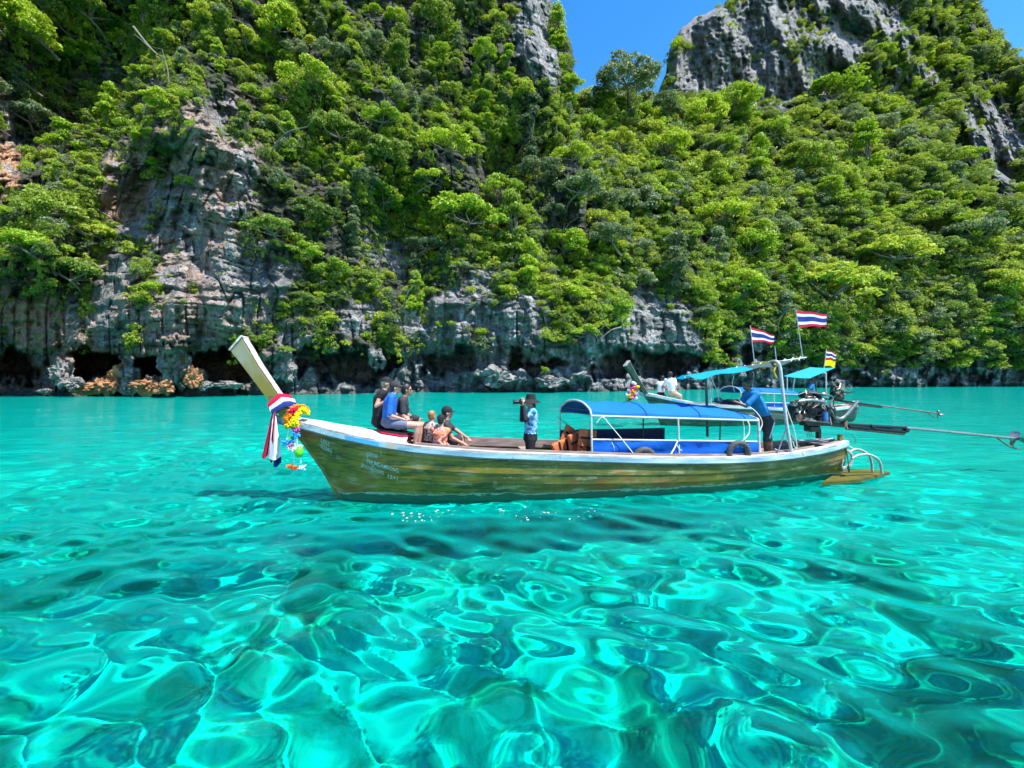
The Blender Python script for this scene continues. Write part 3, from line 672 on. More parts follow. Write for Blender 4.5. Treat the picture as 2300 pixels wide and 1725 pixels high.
for i, (pth, l_) in enumerate((([(1752, 752), (1748, 728), (1762, 702), (1790, 690)], 'bare dead branch curving up between the two flags'), ([(300, 60), (340, 110), (372, 140), (380, 190)], 'long bare hanging limb high on the cliff near the left edge'), ([(1270, 560), (1262, 530), (1280, 500)], 'pale bare trunk standing left of the hillside middle'),
    ([(1395, 735), (1372, 742), (1345, 765)], 'bent pale trunk on the rock above the right sea caves'), ([(905, 700), (915, 660), (930, 640)], 'thin bare limb on the dark cliff right of the prow'), ([(1700, 480), (1722, 440), (1718, 400)], 'bare forked trunk in the upper right hillside'), ([(1520, 590), (1512, 548), (1530, 520)], 'bare trunk in the shaded lower middle of the hillside'), ([(610, 340), (640, 300), (690, 285)], 'grey bare limb right of the bare buttress top'))):
    y_ = min(float(surf([a], [b_])[0][0]) for a, b_ in pth) - 2.2; o_ = P(*pth[0], y_ + 1.2); t = empty('dead_branch', o_, l_, 'dead branch', 'bare branches and trunks among the trees')
    q_ = [Vector((0, 0, 0))] + [P(a, b_, y_) - o_ for a, b_ in pth[1:]]; n_ = len(curve_pts(q_, 4)); MB().tube(curve_pts(q_, 4), list(np.linspace(.13, .04, n_)), 7).build('limb', M['deadwood'], t)
    for k in (1, 2):
        a_ = q_[k]; MB().tube([a_, a_ + Vector((random.uniform(-1.2, 1.2), -.3, random.uniform(.6, 1.5))), a_ + Vector((random.uniform(-2, 2), -.4, random.uniform(1.4, 2.4)))], [.06, .04, .02], 6).build('twig', M['deadwood'], t)
# ------------------------------------------------------------------ boats
O1 = Vector((0, 9.05, 0)); YAW1 = R(9); O2 = Vector((10.2, 21.86, 0)); YAW2 = R(11)
def frame_of(O, yaw):
    v = Vector((-math.sin(yaw), math.cos(yaw), 0)); u = Vector((math.cos(yaw), math.sin(yaw), 0))
    def B(px, py, off=0.0):
        d = Vector(((px - CX) / F, 1, -(py - HY) / F)); o = Vector((0, 0, CAMZ)) - O
        t = (off - v.dot(o)) / v.dot(d); w = o + d * t
        return Vector((w.dot(u), w.dot(v), w.z))
    def Wd(p): return O + u * p[0] + v * p[1] + Vector((0, 0, p[2]))
    return B, Wd
B1, W1 = frame_of(O1, YAW1); B2, W2 = frame_of(O2, YAW2)

# materials
def step_band(nt, val, a, b_, w=.02):
    lo = _n(nt, 'ShaderNodeMapRange'); lo.inputs[1].default_value = a - w; lo.inputs[2].default_value = a + w; nt.links.new(val, lo.inputs[0])
    hi = _n(nt, 'ShaderNodeMapRange'); hi.inputs[1].default_value = b_ - w; hi.inputs[2].default_value = b_ + w; hi.inputs[3].default_value = 1; hi.inputs[4].default_value = 0; nt.links.new(val, hi.inputs[0])
    p = _n(nt, 'ShaderNodeMath', operation='MULTIPLY'); nt.links.new(lo.outputs[0], p.inputs[0]); nt.links.new(hi.outputs[0], p.inputs[1]); return p.outputs[0]
m, nt, b = mat_new('varnished hull planks')
tc = _n(nt, 'ShaderNodeTexCoord'); oi = _n(nt, 'ShaderNodeObjectInfo')
n1 = noise(nt, 1.0, stretch=(.8, .8, 3.2), detail=6, rough=.65); n2 = noise(nt, 1.0, stretch=(2.2, 2, 16), detail=7, rough=.7); n3 = noise(nt, .55, detail=3)
c = ramp(nt, n1, [(.30, (.03, .06, .022)), (.42, (.10, .11, .02)), (.52, (.23, .18, .022)), (.62, (.34, .21, .035)), (.74, (.42, .32, .15))])
c = mix(nt, ramp(nt, n2, [(.36, .75), (.50, 0.0)]), c, (.02, .04, .02)); c = mix(nt, ramp(nt, n3, [(.50, 0.0), (.68, .4)]), c, (.05, .10, .04))
c = mix(nt, ramp(nt, noise(nt, 1.0, stretch=(7, 7, 7), detail=6), [(.64, 0.0), (.72, .6)]), c, (.32, .27, .17))
pn = noise(nt, 1.0, stretch=(1.6, 1.6, 7), detail=8, rough=.75)
c = mix(nt, ramp(nt, pn, [(.54, 0.0), (.62, .75)]), c, (.40, .33, .20)); c = mix(nt, ramp(nt, noise(nt, 1.0, stretch=(.9, .9, 2), detail=5), [(.56, 0.0), (.68, .8)]), c, (.26, .085, .02)); c = mix(nt, ramp(nt, pn, [(.30, .8), (.40, 0.0)]), c, (.02, .05, .035))
tcz = _n(nt, 'ShaderNodeTexCoord'); sz_ = _n(nt, 'ShaderNodeSeparateXYZ'); nt.links.new(tcz.outputs['Object'], sz_.inputs[0])
zz_ = _n(nt, 'ShaderNodeMath', operation='MULTIPLY_ADD'); zz_.inputs[1].default_value = .30; nt.links.new(pn, zz_.inputs[0]); nt.links.new(sz_.outputs['Z'], zz_.inputs[2])
c = mix(nt, ramp(nt, zz_.outputs[0], [(.285, .9), (.305, 0.0)]), c, (.018, .12, .085))
c = mix(nt, step_band(nt, zz_.outputs[0], .296, .318, .006), c, (.30, .42, .33))  # pale line: wave reflection along the waterline painted into the hull colour
nt.links.new(c, b.inputs['Base Color']); b.inputs['Roughness'].default_value = .5; b.inputs['Specular IOR Level'].default_value = .3; bump(nt, b, n2, .5, .006); M['hull'] = m
sx = _n(nt, 'ShaderNodeSeparateXYZ'); nt.links.new(tc.outputs['Object'], sx.inputs[0])
m, nt, b = mat_new('weathered white deck paint')
n1 = noise(nt, 1.0, stretch=(1.5, 14, 14), detail=6, rough=.65); n2 = noise(nt, 3, detail=5)
c = ramp(nt, n1, [(.36, (.24, .19, .17)), (.50, (.50, .45, .44)), (.64, (.72, .69, .69))]); c = mix(nt, ramp(nt, n2, [(.58, 0.0), (.70, .6)]), c, (.36, .27, .22))
nt.links.new(c, b.inputs['Base Color']); b.inputs['Roughness'].default_value = .6; bump(nt, b, n1, .4, .004); M['deck'] = m
m, nt, b = mat_new('rub strake paint white and blue')
tc = _n(nt, 'ShaderNodeTexCoord'); sx = _n(nt, 'ShaderNodeSeparateXYZ'); nt.links.new(tc.outputs['Object'], sx.inputs[0])
c = ramp(nt, noise(nt, 1.0, stretch=(1, 9, 9), detail=5), [(.35, (.16, .32, .42)), (.52, (.30, .48, .55)), (.68, (.55, .62, .62))])
bl = mix(nt, noise(nt, 6, detail=4), (.04, .30, .62), (.10, .42, .75))
c = mix(nt, step_band(nt, sx.outputs['X'], B1(775, 968, -.5).x, B1(852, 990, -.6).x), c, bl)
c = mix(nt, step_band(nt, sx.outputs['X'], B1(868, 990, -.62).x, B1(892, 990, -.66).x), c, (.45, .40, .34))
c = mix(nt, ramp(nt, noise(nt, 9, detail=6), [(.64, 0.0), (.70, .8)]), c, (.22, .17, .12))
nt.links.new(c, b.inputs['Base Color']); b.inputs['Roughness'].default_value = .45; M['strake'] = m
M['post'] = mat_plain('prow post paint olive and grey', (.20, .21, .17), .65, var=.6, scale=2.6, c2=(.20, .17, .03), stretch=(1, 1, .6))
nt = M['post'].node_tree; b = nt.nodes['Principled BSDF']; src = b.inputs['Base Color'].links[0].from_socket
tz = _n(nt, 'ShaderNodeTexCoord'); sz = _n(nt, 'ShaderNodeSeparateXYZ'); nt.links.new(tz.outputs['Object'], sz.inputs[0]); za = _n(nt, 'ShaderNodeMath', operation='MULTIPLY_ADD'); za.inputs[1].default_value = .8; nt.links.new(noise(nt, 3, detail=4), za.inputs[0]); nt.links.new(sz.outputs['Z'], za.inputs[2])
dv = _n(nt, 'ShaderNodeMath', operation='DIVIDE'); dv.inputs[1].default_value = 4; nt.links.new(za.outputs[0], dv.inputs[0])
nt.links.new(mix(nt, ramp(nt, dv.outputs[0], [(.66, .85), (.76, 0.0)]), src, (.20, .16, .02)), b.inputs['Base Color'])
M['post2'] = mat_plain('dark green prow paint', (.025, .055, .045), .6, var=.4, scale=3)
M['hull2'] = mat_plain('grey green weathered hull', (.10, .13, .10), .6, var=.6, scale=2, stretch=(1, 2, 8))
M['stem'] = mat_plain('stem wood', (.26, .17, .03), .5, var=.6, scale=5, c2=(.05, .05, .02))
M['olive'] = mat_plain('mossy yellow board', (.10, .085, .008), .6, var=.5, scale=4, c2=(.05, .06, .02))
M['floor'] = mat_plain('grey pink worn wood', (.30, .23, .20), .8, var=.5, scale=3, stretch=(1, 8, 8))
M['canvas'] = mat_plain('blue canvas', (.004, .11, .52), .55, var=.22, scale=1.4, bmp=.25, dist=.02)
M['canvas_top'] = mat_plain('blue canvas sunlit roof', (.002, .125, .47), .8, var=.15, scale=1.2, bmp=.25, dist=.02)
M['navy'] = mat_plain('dark navy canvas', (.012, .025, .08), .6, var=.3)
M['pole'] = mat_plain('white painted steel tube', (.50, .51, .50), .45, .1, var=.25, scale=18)
M['poledark'] = mat_plain('dark painted tube', (.05, .09, .09), .5, .1)
M['steel'] = mat_plain('worn bare steel', (.30, .29, .28), .4, .8, var=.4, scale=20)
M['rust'] = mat_plain('rusty brown metal', (.22, .14, .11), .6, .4, var=.5, scale=14)
M['black'] = mat_plain('oily black metal', (.018, .018, .02), .35, .4, var=.4, scale=20)
M['blackmatte'] = mat_plain('black cloth', (.022, .022, .026), .85, var=.3, scale=30)
M['pvc'] = mat_plain('old grey plastic pipe', (.42, .40, .35), .5, var=.4, scale=14)
M['rubber'] = mat_plain('old tyre rubber', (.075, .075, .075), .6, var=.4, scale=20)
M['rope'] = mat_plain('white rope', (.70, .68, .62), .85, var=.25, scale=60)
M['bluepaint'] = mat_plain('blue enamel', (.01, .12, .35), .25)
M['white'] = mat_plain('white cloth', (.80, .80, .82), .8, var=.08)
M['red'] = mat_plain('red cloth', (.62, .012, .05), .7, var=.15)
M['flagblue'] = mat_plain('flag navy cloth', (.02, .04, .22), .7, var=.15)
M['lettering'] = mat_plain('white lettering paint', (.50, .55, .46), .6, var=.45, scale=30, bmp=0)
M['yellow'] = mat_plain('yellow petals', (.80, .62, .005), .7, var=.25, scale=40)
M['orange'] = mat_plain('orange petals', (.85, .25, .005), .7, var=.3, scale=40)
M['lifeorange'] = mat_plain('faded orange life jacket', (.62, .16, .06), .75, var=.3, scale=8)
M['pink'] = mat_plain('pink petals', (.75, .15, .45), .7, var=.3, scale=40)
M['skyblue'] = mat_plain('sky blue ribbon', (.03, .35, .75), .6, var=.25, scale=40)
M['lime'] = mat_plain('lime green float', (.12, .62, .02), .5, var=.2)
M['gold'] = mat_plain('yellow ribbon', (.65, .38, .03), .7)
m, nt, b = mat_new('cyan awning cloth'); b.inputs['Base Color'].default_value = (.01, .50, .62, 1); b.inputs['Roughness'].default_value = .7
tr = _n(nt, 'ShaderNodeBsdfTranslucent'); tr.inputs['Color'].default_value = (.02, .62, .75, 1); mx = _n(nt, 'ShaderNodeMixShader'); mx.inputs[0].default_value = .6
nt.links.new(b.outputs[0], mx.inputs[1]); nt.links.new(tr.outputs[0], mx.inputs[2]); nt.links.new(mx.outputs[0], nt.nodes['Material Output'].inputs['Surface']); M['cyan'] = m

# hull lines, read from the photograph for the near boat and shared by both
ST = [(655, 947, .05), (670, 950, .16), (700, 957, .28), (751, 971, .43), (800, 982, .54), (860, 994, .63), (941, 1006, .72), (1080, 1017, .83), (1200, 1022, .88), (1330, 1026, .89), (1462, 1030, .88), (1560, 1031, .85), (1640, 1030, .80), (1720, 1026, .73), (1780, 1020, .64), (1840, 1010, .50), (1880, 1001, .34), (1903, 993, .20)]
_g = [(B1(a, b_, -h), h) for a, b_, h in ST]
gx = np.array([p.x for p, _ in _g]); gz = np.array([p.z for p, _ in _g]); gh = np.array([h for _, h in _g])
_k = [B1(655, 955), B1(690, 1000), B1(728, 1053), B1(764, 1116), B1(790, 1146)]
kx = np.array([p.x for p in _k] + [-2.4, -1, 1, 3.5, 5.2, 6.2, gx[-1]]); kz = np.array([p.z for p in _k] + [-.34, -.38, -.38, -.34, -.2, -.07, .05])
_pp = ([gx[0], gx[0] + .8, gx[0] + 2.5, 2, 5, gx[-1]], [1.15, 1.3, 2.3, 3.6, 2.6, 1.7])
def hbx(x): return float(np.interp(x, gx, gh))
def zgx(x): return float(np.interp(x, gx, gz))
def zkx(x): return float(np.interp(x, kx, kz))
def hull_pt(x, t, side, out=0.0):
    p = float(np.interp(x, *_pp)); zg, zk = zgx(x), zkx(x); w = (max(0, 1 - t ** p)) ** .72
    return Vector((x, side * (hbx(x) * w + out), zg + (zk - zg) * t))
def hull_y_at(x, z):
    zg, zk = zgx(x), zkx(x); t = min(1, max(0, (zg - z) / (zg - zk))); return abs(hull_pt(x, t, 1).y)
XS = np.concatenate([np.linspace(gx[0], gx[0] + 1.6, 14), np.linspace(gx[0] + 1.75, gx[-1], 40)])

def on_hull(px, py, lift=.006):
    off = -.5
    for _ in range(14):
        q = B1(px, py, off); off = .5 * off + .5 * (-(hull_y_at(q.x, q.z) + lift))
    return B1(px, py, off)

def build_boat(name, label, O, yaw, near=True, cshift=0.0):
    bt = empty(name, O, label, 'boat', None, yaw)
    NP = 7
    for side in (-1, 1):
        for k in range(NP):
            t0, t1 = k / NP, (k + 1) / NP - .006
            rows = [[hull_pt(x, t0 + (t1 - t0) * j / 2, side, .002 + .011 * (j / 2)) for j in range(3)] for x in XS]
            if side > 0: rows = [r_[::-1] for r_ in rows]
            MB().grid(rows, .028).build('plank', M['hull'], bt)
    # deck boards of the foredeck
    xa, xb = gx[0] + .06, B1(912, 1000, -.6).x
    nb = 7
    for k in range(nb):
        rows = []
        for x in np.linspace(xa, xb, 12):
            h = hbx(x) - .03; y0 = -h + 2 * h * k / nb + .003; y1 = -h + 2 * h * (k + 1) / nb - .003
            cr = lambda y: zgx(x) + .035 + .05 * (1 - (y / max(h, .01)) ** 2)
            rows.append([Vector((x, y0, cr(y0))), Vector((x, y1, cr(y1)))])
        MB().grid([r_[::-1] for r_ in rows], .02).build('deck_board', M['deck'], bt)
    rows = [[Vector((xb - .02, -max(hull_y_at(xb, z) - .05, .02), z)), Vector((xb - .02, max(hull_y_at(xb, z) - .05, .02), z))] for z in np.linspace(zgx(xb) - .01, .3, 8)]
    MB().grid(rows, .025).build('bulkhead', M['floor'], bt)
    # cap rails, rub strakes, inner boards
    for side in (-1, 1):
        tip = B1(622, 937, 0)
        def edge(x, dy, dz): return Vector((x, side * max(hbx(x) + dy, .015), zgx(x) + dz))
        xs_ = list(XS)
        def strip(y0, y1, z0, z1, mat, nm, x0=None, x1=None):
            rr = [[Vector((tip.x, side * .01, tip.z + z1)), Vector((tip.x, side * .03, tip.z + z1)), Vector((tip.x, side * .03, tip.z + z0)), Vector((tip.x, side * .01, tip.z + z0))]] if x0 is None else []
            for x in xs_:
                if (x0 is not None and x < x0) or (x1 is not None and x > x1): continue
                rr.append([edge(x, y0, z1), edge(x, y1, z1), edge(x, y1, z0), edge(x, y0, z0)])
            rr = [r_ + [r_[0]] for r_ in rr]
            if side < 0: rr = [r_[::-1] for r_ in rr]
            o = MB().grid([r_[::-1] for r_ in rr]).build(nm, mat, bt, angle=30)
            return o
        strip(-.085, .045, .0, .036, M['deck'], 'cap_rail')
        strip(.016, .052, -.078, -.002, M['strake'], 'rub_strake')
        strip(.02, .040, -.105, -.081, M['floor'], 'rub_strake_batten')
        strip(-.13, -.088, -.10, .075, M['floor'], 'coaming', xb, gx[-1] - .9)
    # floor, aft deck, thwarts
    rows = []
    for x in np.linspace(xb, gx[-1] - .3, 22):
        zf = .34 if x < B1(1715, 1020, -.3).x else .62; y = max(hull_y_at(x, zf) - .05, .05); rows.append([Vector((x, y, zf)), Vector((x, -y, zf))])
    MB().grid([r_[::-1] for r_ in rows], .025).build('floor', M['floor'], bt)
    rows = []
    for x in np.linspace(B1(1835, 1000).x, gx[-1] - .02, 8):
        y = max(hbx(x) - .1, .03); rows.append([Vector((x, -y, zgx(x) - .02)), Vector((x, y, zgx(x) - .02))])
    MB().grid(rows, .03).build('aft_deck', M['floor'], bt)
    for x in (-1.0, .35, 5.4):
        y = hbx(x) - .14; MB().box((x, 0, zgx(x) - .10), (.22, 2 * y, .03), bev=.006).build('thwart', M['floor'], bt)
    # stem, keel, prow post, stern post
    st = [B1(a, b_, 0) for a, b_ in ((640, 935), (655, 953), (690, 1000), (728, 1053), (764, 1116), (800, 1158))]
    rows = []
    for i, p in enumerate(st):
        w = .05 if i else .06; rows.append([p + Vector((-.035, -w, -.02)), p + Vector((.09, -w, .05)), p + Vector((.09, w, .05)), p + Vector((-.035, w, -.02)), p + Vector((-.035, -w, -.02))])
    MB().grid(rows).build('stem', M['stem'], bt)
    rows = []
    for x in np.linspace(st[-1].x, gx[-1] - .1, 20): z = zkx(x); rows.append([Vector((x, a, z + c_)) for a, c_ in ((-.04, .02), (.04, .02), (.03, -.05), (-.03, -.05), (-.04, .02))])
    MB().grid(rows).build('keel', M['stem'], bt)
    y0, y1 = -.13, .15
    fr_ = [B1(517, 786, y0), B1(560, 842, y0), B1(606, 905, y0), B1(641, 952, y0)]; ba = [B1(541, 758, y0), B1(577, 820, y0), B1(625, 891, y0), B1(668, 948, y0)]
    rows = []
    for i, (a, c_) in enumerate(zip(fr_, ba)):
        s_ = [1, 1, .95, .8][i]; yy0, yy1 = y0 * s_, y1 * s_
        rows.append([Vector((a.x, yy0, a.z)), Vector((c_.x, yy0, c_.z)), Vector((c_.x, yy1, c_.z)), Vector((a.x, yy1, a.z)), Vector((a.x, yy0, a.z))])
    mb = MB(); mb.grid(rows); mb.add(rows[0][:4], [(0, 1, 2, 3)]); mb.add(rows[-1][:4], [(3, 2, 1, 0)]); post = mb.build('prow_post', M['post'], bt, angle=20)
    rows = [[Vector((r_[1].x, r_[1].y + .02, r_[1].z)), Vector((r_[2].x, r_[2].y - .02, r_[2].z))] for r_ in rows]
    MB().grid([[p + Vector((.012, 0, .008)) for p in r_] for r_ in rows], .010).build('aft_face_board', M['deck'], post)
    a, c_ = fr_[0], ba[0]; MB().box(((a.x + c_.x) / 2, .01, (a.z + c_.z) / 2 + .012), ((c_ - a).length + .04, .32, .03), Euler((0, -math.atan2(c_.z - a.z, c_.x - a.x), 0))).build('end_cap', M['deck'], post)
    sp = [Vector((gx[-1] + .02, 0, zgx(gx[-1]) + .14)), Vector((gx[-1], 0, .5)), Vector((gx[-1] - .12, 0, 0))]
    rows = [[p + Vector((dx, dy, 0)) for dx, dy in ((-.04, -.035), (.05, -.035), (.05, .035), (-.04, .035), (-.04, -.035))] for p in sp]
    mb = MB(); mb.grid(rows); mb.add(rows[0][:4], [(0, 1, 2, 3)]); mb.build('stern_post', M['hull'], bt, angle=20)
    x = gx[-1] - .01; rows = [[hull_pt(x, t, -1), hull_pt(x, t, 1)] for t in np.linspace(0, 1, 6)]; MB().grid(rows, .02).build('transom', M['hull'], bt)
    # canopy over the passengers ------------------------------------------------
    cn = empty('canopy', (cshift, 0, 0)); cn.parent = bt
    yn, yf = -.58, .50
    R0, R1 = B1(1328, 934, yn), B1(1704, 945, yn); xn0, xn1 = R0.x, R1.x; fx0 = xn0 - .32; fx1 = xn1 - .12
    def roofz(u_): return R0.z + (R1.z - R0.z) * u_
    sec = [(-1, 0), (-.95, .085), (-.86, .135), (-.5, .235), (0, .275), (.5, .235), (.86, .135), (.95, .085), (1, 0)]
    rows = []
    for u_ in np.linspace(0, 1, 26):
        rise = 1 - .62 * max(0, (u_ - .80) / .2) ** 1.6; r_ = []
        for a, h in sec:
            y = (yf - yn) / 2 * a + (yf + yn) / 2; xl = xn0 + (xn1 - xn0) * u_; xr = fx0 + (fx1 - fx0) * u_; w = (a + 1) / 2
            r_.append(Vector((xl + (xr - xl) * w, y, roofz(u_) + h * rise + .010 * math.sin(u_ * 40) * (1 - abs(a)) + random.uniform(-.003, .003) - .045 * math.sin(math.pi * ((u_ * 3) % 1)) * (1 - abs(abs(a) - .6)))))
        rows.append(r_)
    MB().grid(rows, -.012).build('roof_canvas', M['canvas_top'], cn, angle=24)
    for u_ in (.34, .64, .93):   # sewn seams
        i = int(u_ * 25); MB().tube([p + Vector((0, 0, .014)) for p in rows[i]], .006, 5).build('seam', M['navy'], cn)
    def arch(i, r_, mat): return MB().tube(curve_pts([p + Vector((0, 0, -.0)) for p in rows[i]], 3), r_, 8).build('arch_tube', mat, cn)
    arch(0, .022, M['pole']); arch(-1, .02, M['pole'])
    for h_ in (.10, .02): MB().tube([Vector((xn0, yn + .02, R0.z + h_)), Vector((fx0, yf - .02, R0.z + h_))], .010, 6).build('cross_tube', M['poledark'], cn)
    MB().tube([R0, R1], .021, 8).build('side_rail', M['pole'], cn); MB().tube([Vector((fx0, yf, R0.z)), Vector((fx1, yf, R1.z))], .02, 8).build('side_rail', M['poledark'], cn)
    zp0 = B1(1330, 987, yn).z; zp1 = B1(1700, 992, yn).z
    for px_ in (1328, 1523, 1703):
        p = B1(px_, 940, yn); u_ = (p.x - xn0) / (xn1 - xn0); MB().tube([Vector((p.x, yn, roofz(u_))), Vector((p.x, yn - .04, zgx(p.x) - .02))], .02 if px_ != 1703 else .026, 8).build('post', M['pole'], cn)
        xf = fx0 + (fx1 - fx0) * u_; MB().tube([Vector((xf, yf, roofz(u_))), Vector((xf, yf + .04, .35))], .016, 8).build('post', M['pole'] if px_ == 1328 else M['poledark'], cn)
    pa, pb = Vector((xn0, yn - .012, zp0)), Vector((xn1, yn - .012, zp1)); MB().tube([pa, pb], .019, 8).build('panel_rail', M['pole'], cn)
    rows = []
    for i in range(31):
        u_ = i / 30; x = pa.x + (pb.x - pa.x) * u_; zt = pa.z + (pb.z - pa.z) * u_ - .012; zb = zgx(x) - .03
        rows.append([Vector((x, yn - .03 + .022 * math.sin(u_ * 31 + k * .5) * (k / 4) + .02 * math.sin(u_ * 9 + k * 1.6) + .012 * math.sin(u_ * 57 + k * 2.1), zt + (zb - zt) * k / 4)) for k in range(5)])
    MB().grid(rows, .008).build('side_panel', M['canvas'], cn)
    MB().grid([[Vector((x, yf + .02, zp0 + .06)), Vector((x, yf + .02, .4))] for x in np.linspace(fx0, fx0 + (fx1 - fx0) * .64, 8)], .01).build('far_side_panel', M['navy'], cn)
    MB().grid([[Vector((xn0 + (fx0 - xn0) * w - .0, yn + (yf - yn) * w, zp0 - .03 + .07 * w)) if k == 0 else Vector((xn0 + (fx0 - xn0) * w, yn + (yf - yn) * w, .45)) for k in range(2)] for w in (.62, .75, .9, 1)], .01).build('front_panel', M['navy'], cn)
    MB().box(((xn0 + xn1) / 2, 0, .55), (xn1 - xn0 - .6, .9, .05)).build('bench', M['floor'], cn)
    return bt

boat = build_boat('longtail_boat', 'long wooden boat with raised prow, blue canopy and olive hull, nearest in the lagoon', O1, YAW1)
BT = boat
def onboat(mb, nm, mat, par=None, **k): return mb.build(nm, mat, par or BT, **k)
def tubeB(pts, r, nm, mat, par=None, n=8, smooth=5):
    return onboat(MB().tube(curve_pts([B1(*p) for p in pts], smooth) if len(pts) > 2 else [B1(*p) for p in pts], r, n), nm, mat, par)

# lettering painted on the bow ------------------------------------------------
def lettering(txt, px, py, h, ax, ay, nm, width=None, skew=.0):
    """txt starts at the pixel (px, py), cap height h px, writing direction (ax, ay) px"""
    cu = bpy.data.curves.new(nm, 'FONT'); cu.body = txt; cu.size = 1.0; cu.resolution_u = 2; cu.offset = .022
    to = bpy.data.objects.new(nm, cu); col.objects.link(to); bpy.context.view_layer.update()
    dg = bpy.context.evaluated_depsgraph_get(); me = bpy.data.meshes.new_from_object(to.evaluated_get(dg)); bpy.data.objects.remove(to)
    if not len(me.vertices): return None
    bm = bmesh.new(); bm.from_mesh(me); xs_ = [v.co.x for v in bm.verts]; wd = max(xs_) - min(xs_); x0 = min(xs_); L_ = math.hypot(ax, ay)
    s_ = h / .70; sx_ = (width / wd) if width else s_
    for v in bm.verts:
        u_ = (v.co.x - x0) * sx_; w = v.co.y * s_; qx = px + ax / L_ * u_ + skew * w; qy = py + ay / L_ * u_ - w
        v.co = on_hull(qx, qy, .014)
    bm.normal_update(); bm.to_mesh(me); bm.free(); me.materials.clear(); me.materials.append(M['lettering'])
    o = bpy.data.objects.new(nm, me); col.objects.link(o); o.parent = BT; return o
lettering('L052', 721, 994, 10, 20, 9, 'lettering', 21)
lettering('02362', 720, 1006, 9, 27, 12, 'lettering', 28)
lettering('ภูมิดำรง', 822, 1023, 9, 35, 8, 'lettering', 27)
lettering('1', 855, 1022, 8, 10, 2, 'lettering')
lettering('PHUMDAMRONG', 824, 1040, 9.5, 70, 22, 'lettering', 74)
lettering('จำนวนผู้โดยสาร', 811, 1048, 9, 52, 18, 'lettering', 54)
lettering('12+1', 871, 1073, 8, 22, 6, 'lettering', 23)

# ropes and lines -----------------------------------------------------------------
tubeB([(1354, 936, -.60), (1390, 978, -.66), (1426, 1023, -.74)], .009, 'rope', M['rope'])
tubeB([(1340, 950, -.6), (1348, 940, -.61), (1354, 937, -.62), (1362, 944, -.62)], .009, 'rope', M['rope'])
tubeB([(1522, 990, -.63), (1514, 1008, -.68), (1504, 1025, -.76)], .014, 'rope', M['rope'])
tubeB([(1519, 996, -.64), (1525, 1008, -.66), (1532, 1012, -.68)], .008, 'rope', M['rope'])
tubeB([(1678, 944, -.62), (1683, 956, -.64), (1681, 975, -.65), (1670, 988, -.67)], .014, 'rope', M['rope'])
tubeB([(1668, 944, -.6), (1671, 960, -.6), (1671, 985, -.64)], .007, 'rope', M['rope'])
tubeB([(1374, 994, -.62), (1378, 1002, -.63), (1380, 1012, -.64)], .006, 'rope', M['rope'])
tubeB([(1658, 896, -.2), (1668, 906, -.3), (1690, 918, -.45), (1706, 935, -.56), (1712, 952, -.6), (1706, 968, -.62)], .010, 'rope', M['rope'])
tubeB([(1757, 850, -.55), (1762, 900, -.56), (1782, 960, -.6), (1790, 1004, -.6), (1784, 1002, -.6), (1781, 992, -.6)], .010, 'rope', M['rope'])
tubeB([(1648, 845, -.3), (1645, 862, -.3), (1650, 880, -.3)], .006, 'rope', M['rope'])
tubeB([(1597, 848, -.2), (1608, 872, -.2), (1615, 900, -.2)], .007, 'rope', M['rope'])
tubeB([(1252, 935, .5), (1270, 950, .4), (1300, 972, .2)], .007, 'rope', M['poledark'])
tubeB([(1740, 1008, -.3), (1752, 1014, -.35), (1768, 1016, -.4), (1790, 1010, -.3)], .010, 'rope', M['rope'])
tubeB([(604, 897, -.16), (607, 890, -.16), (615, 893, -.16), (620, 899, -.15), (608, 901, -.16)], .008, 'rope', M['poledark'])

# steering awning at the stern ------------------------------------------------------
aw = empty('awning'); aw.parent = BT
tubeB([(1778, 1018, -.62), (1766, 946, -.58), (1755, 850, -.52), (1752, 826, -.50), (1744, 812, -.42), (1724, 816, .15), (1712, 822, .42)], .033, 'arch_tube', M['pole'], aw, n=10)
tubeB([(1537, 848, -.02), (1640, 830, -.02), (1744, 813, -.02), (1811, 803, -.02)], .017, 'ridge_pole', M['pole'], aw)
tubeB([(1585, 842, .3), (1588, 920, .35), (1589, 980, .4)], .03, 'post', M['poledark'], aw); tubeB([(1594, 842, -.3), (1597, 910, -.3)], .011, 'post', M['pole'], aw)
rows = []
for i in range(16):
    u_ = i / 15; a = B1(1540 + 205 * u_, 847 - 33 * u_, 0); rows.append([Vector((a.x + .05 * math.sin(3 * w), w, a.z + .035 * (1 - (w / .45) ** 2) + .012 * math.sin(u_ * 23 + w * 6) - (.05 if abs(w) > .4 else 0) * (1 + math.sin(u_ * 17)) * .5)) for w in (-.47, -.43, -.22, 0, .22, .43, .47)])
onboat(MB().grid(rows[:10], -.01), 'awning_cloth', M['cyan'], aw); onboat(MB().grid(rows[9:], -.01), 'awning_cloth', M['poledark'], aw)
for k in range(9): tubeB([(1650 + k * 18, 829 - k * 2.9 + 4, -.05), (1655 + k * 18, 828 - k * 2.9 - 4, 0), (1662 + k * 18, 827 - k * 2.9 + 3, .03)], .010, 'lashing', M['rope'], aw, smooth=3)
tubeB([(1738, 818, -.45), (1743, 822, -.46), (1738, 835, -.47), (1745, 850, -.48)], .02, 'ribbon', M['gold'], aw)
tubeB([(1766, 968, -.6), (1756, 990, -.62), (1746, 1018, -.66)], .016, 'brace', M['steel'], aw); tubeB([(1768, 968, -.56), (1785, 990, -.4), (1804, 1014, -.3)], .014, 'brace', M['steel'], aw)
tubeB([(1712, 818, .1), (1716, 826, .1), (1722, 824, .1), (1722, 818, .1)], .009, 'hook', M['pole'], aw)

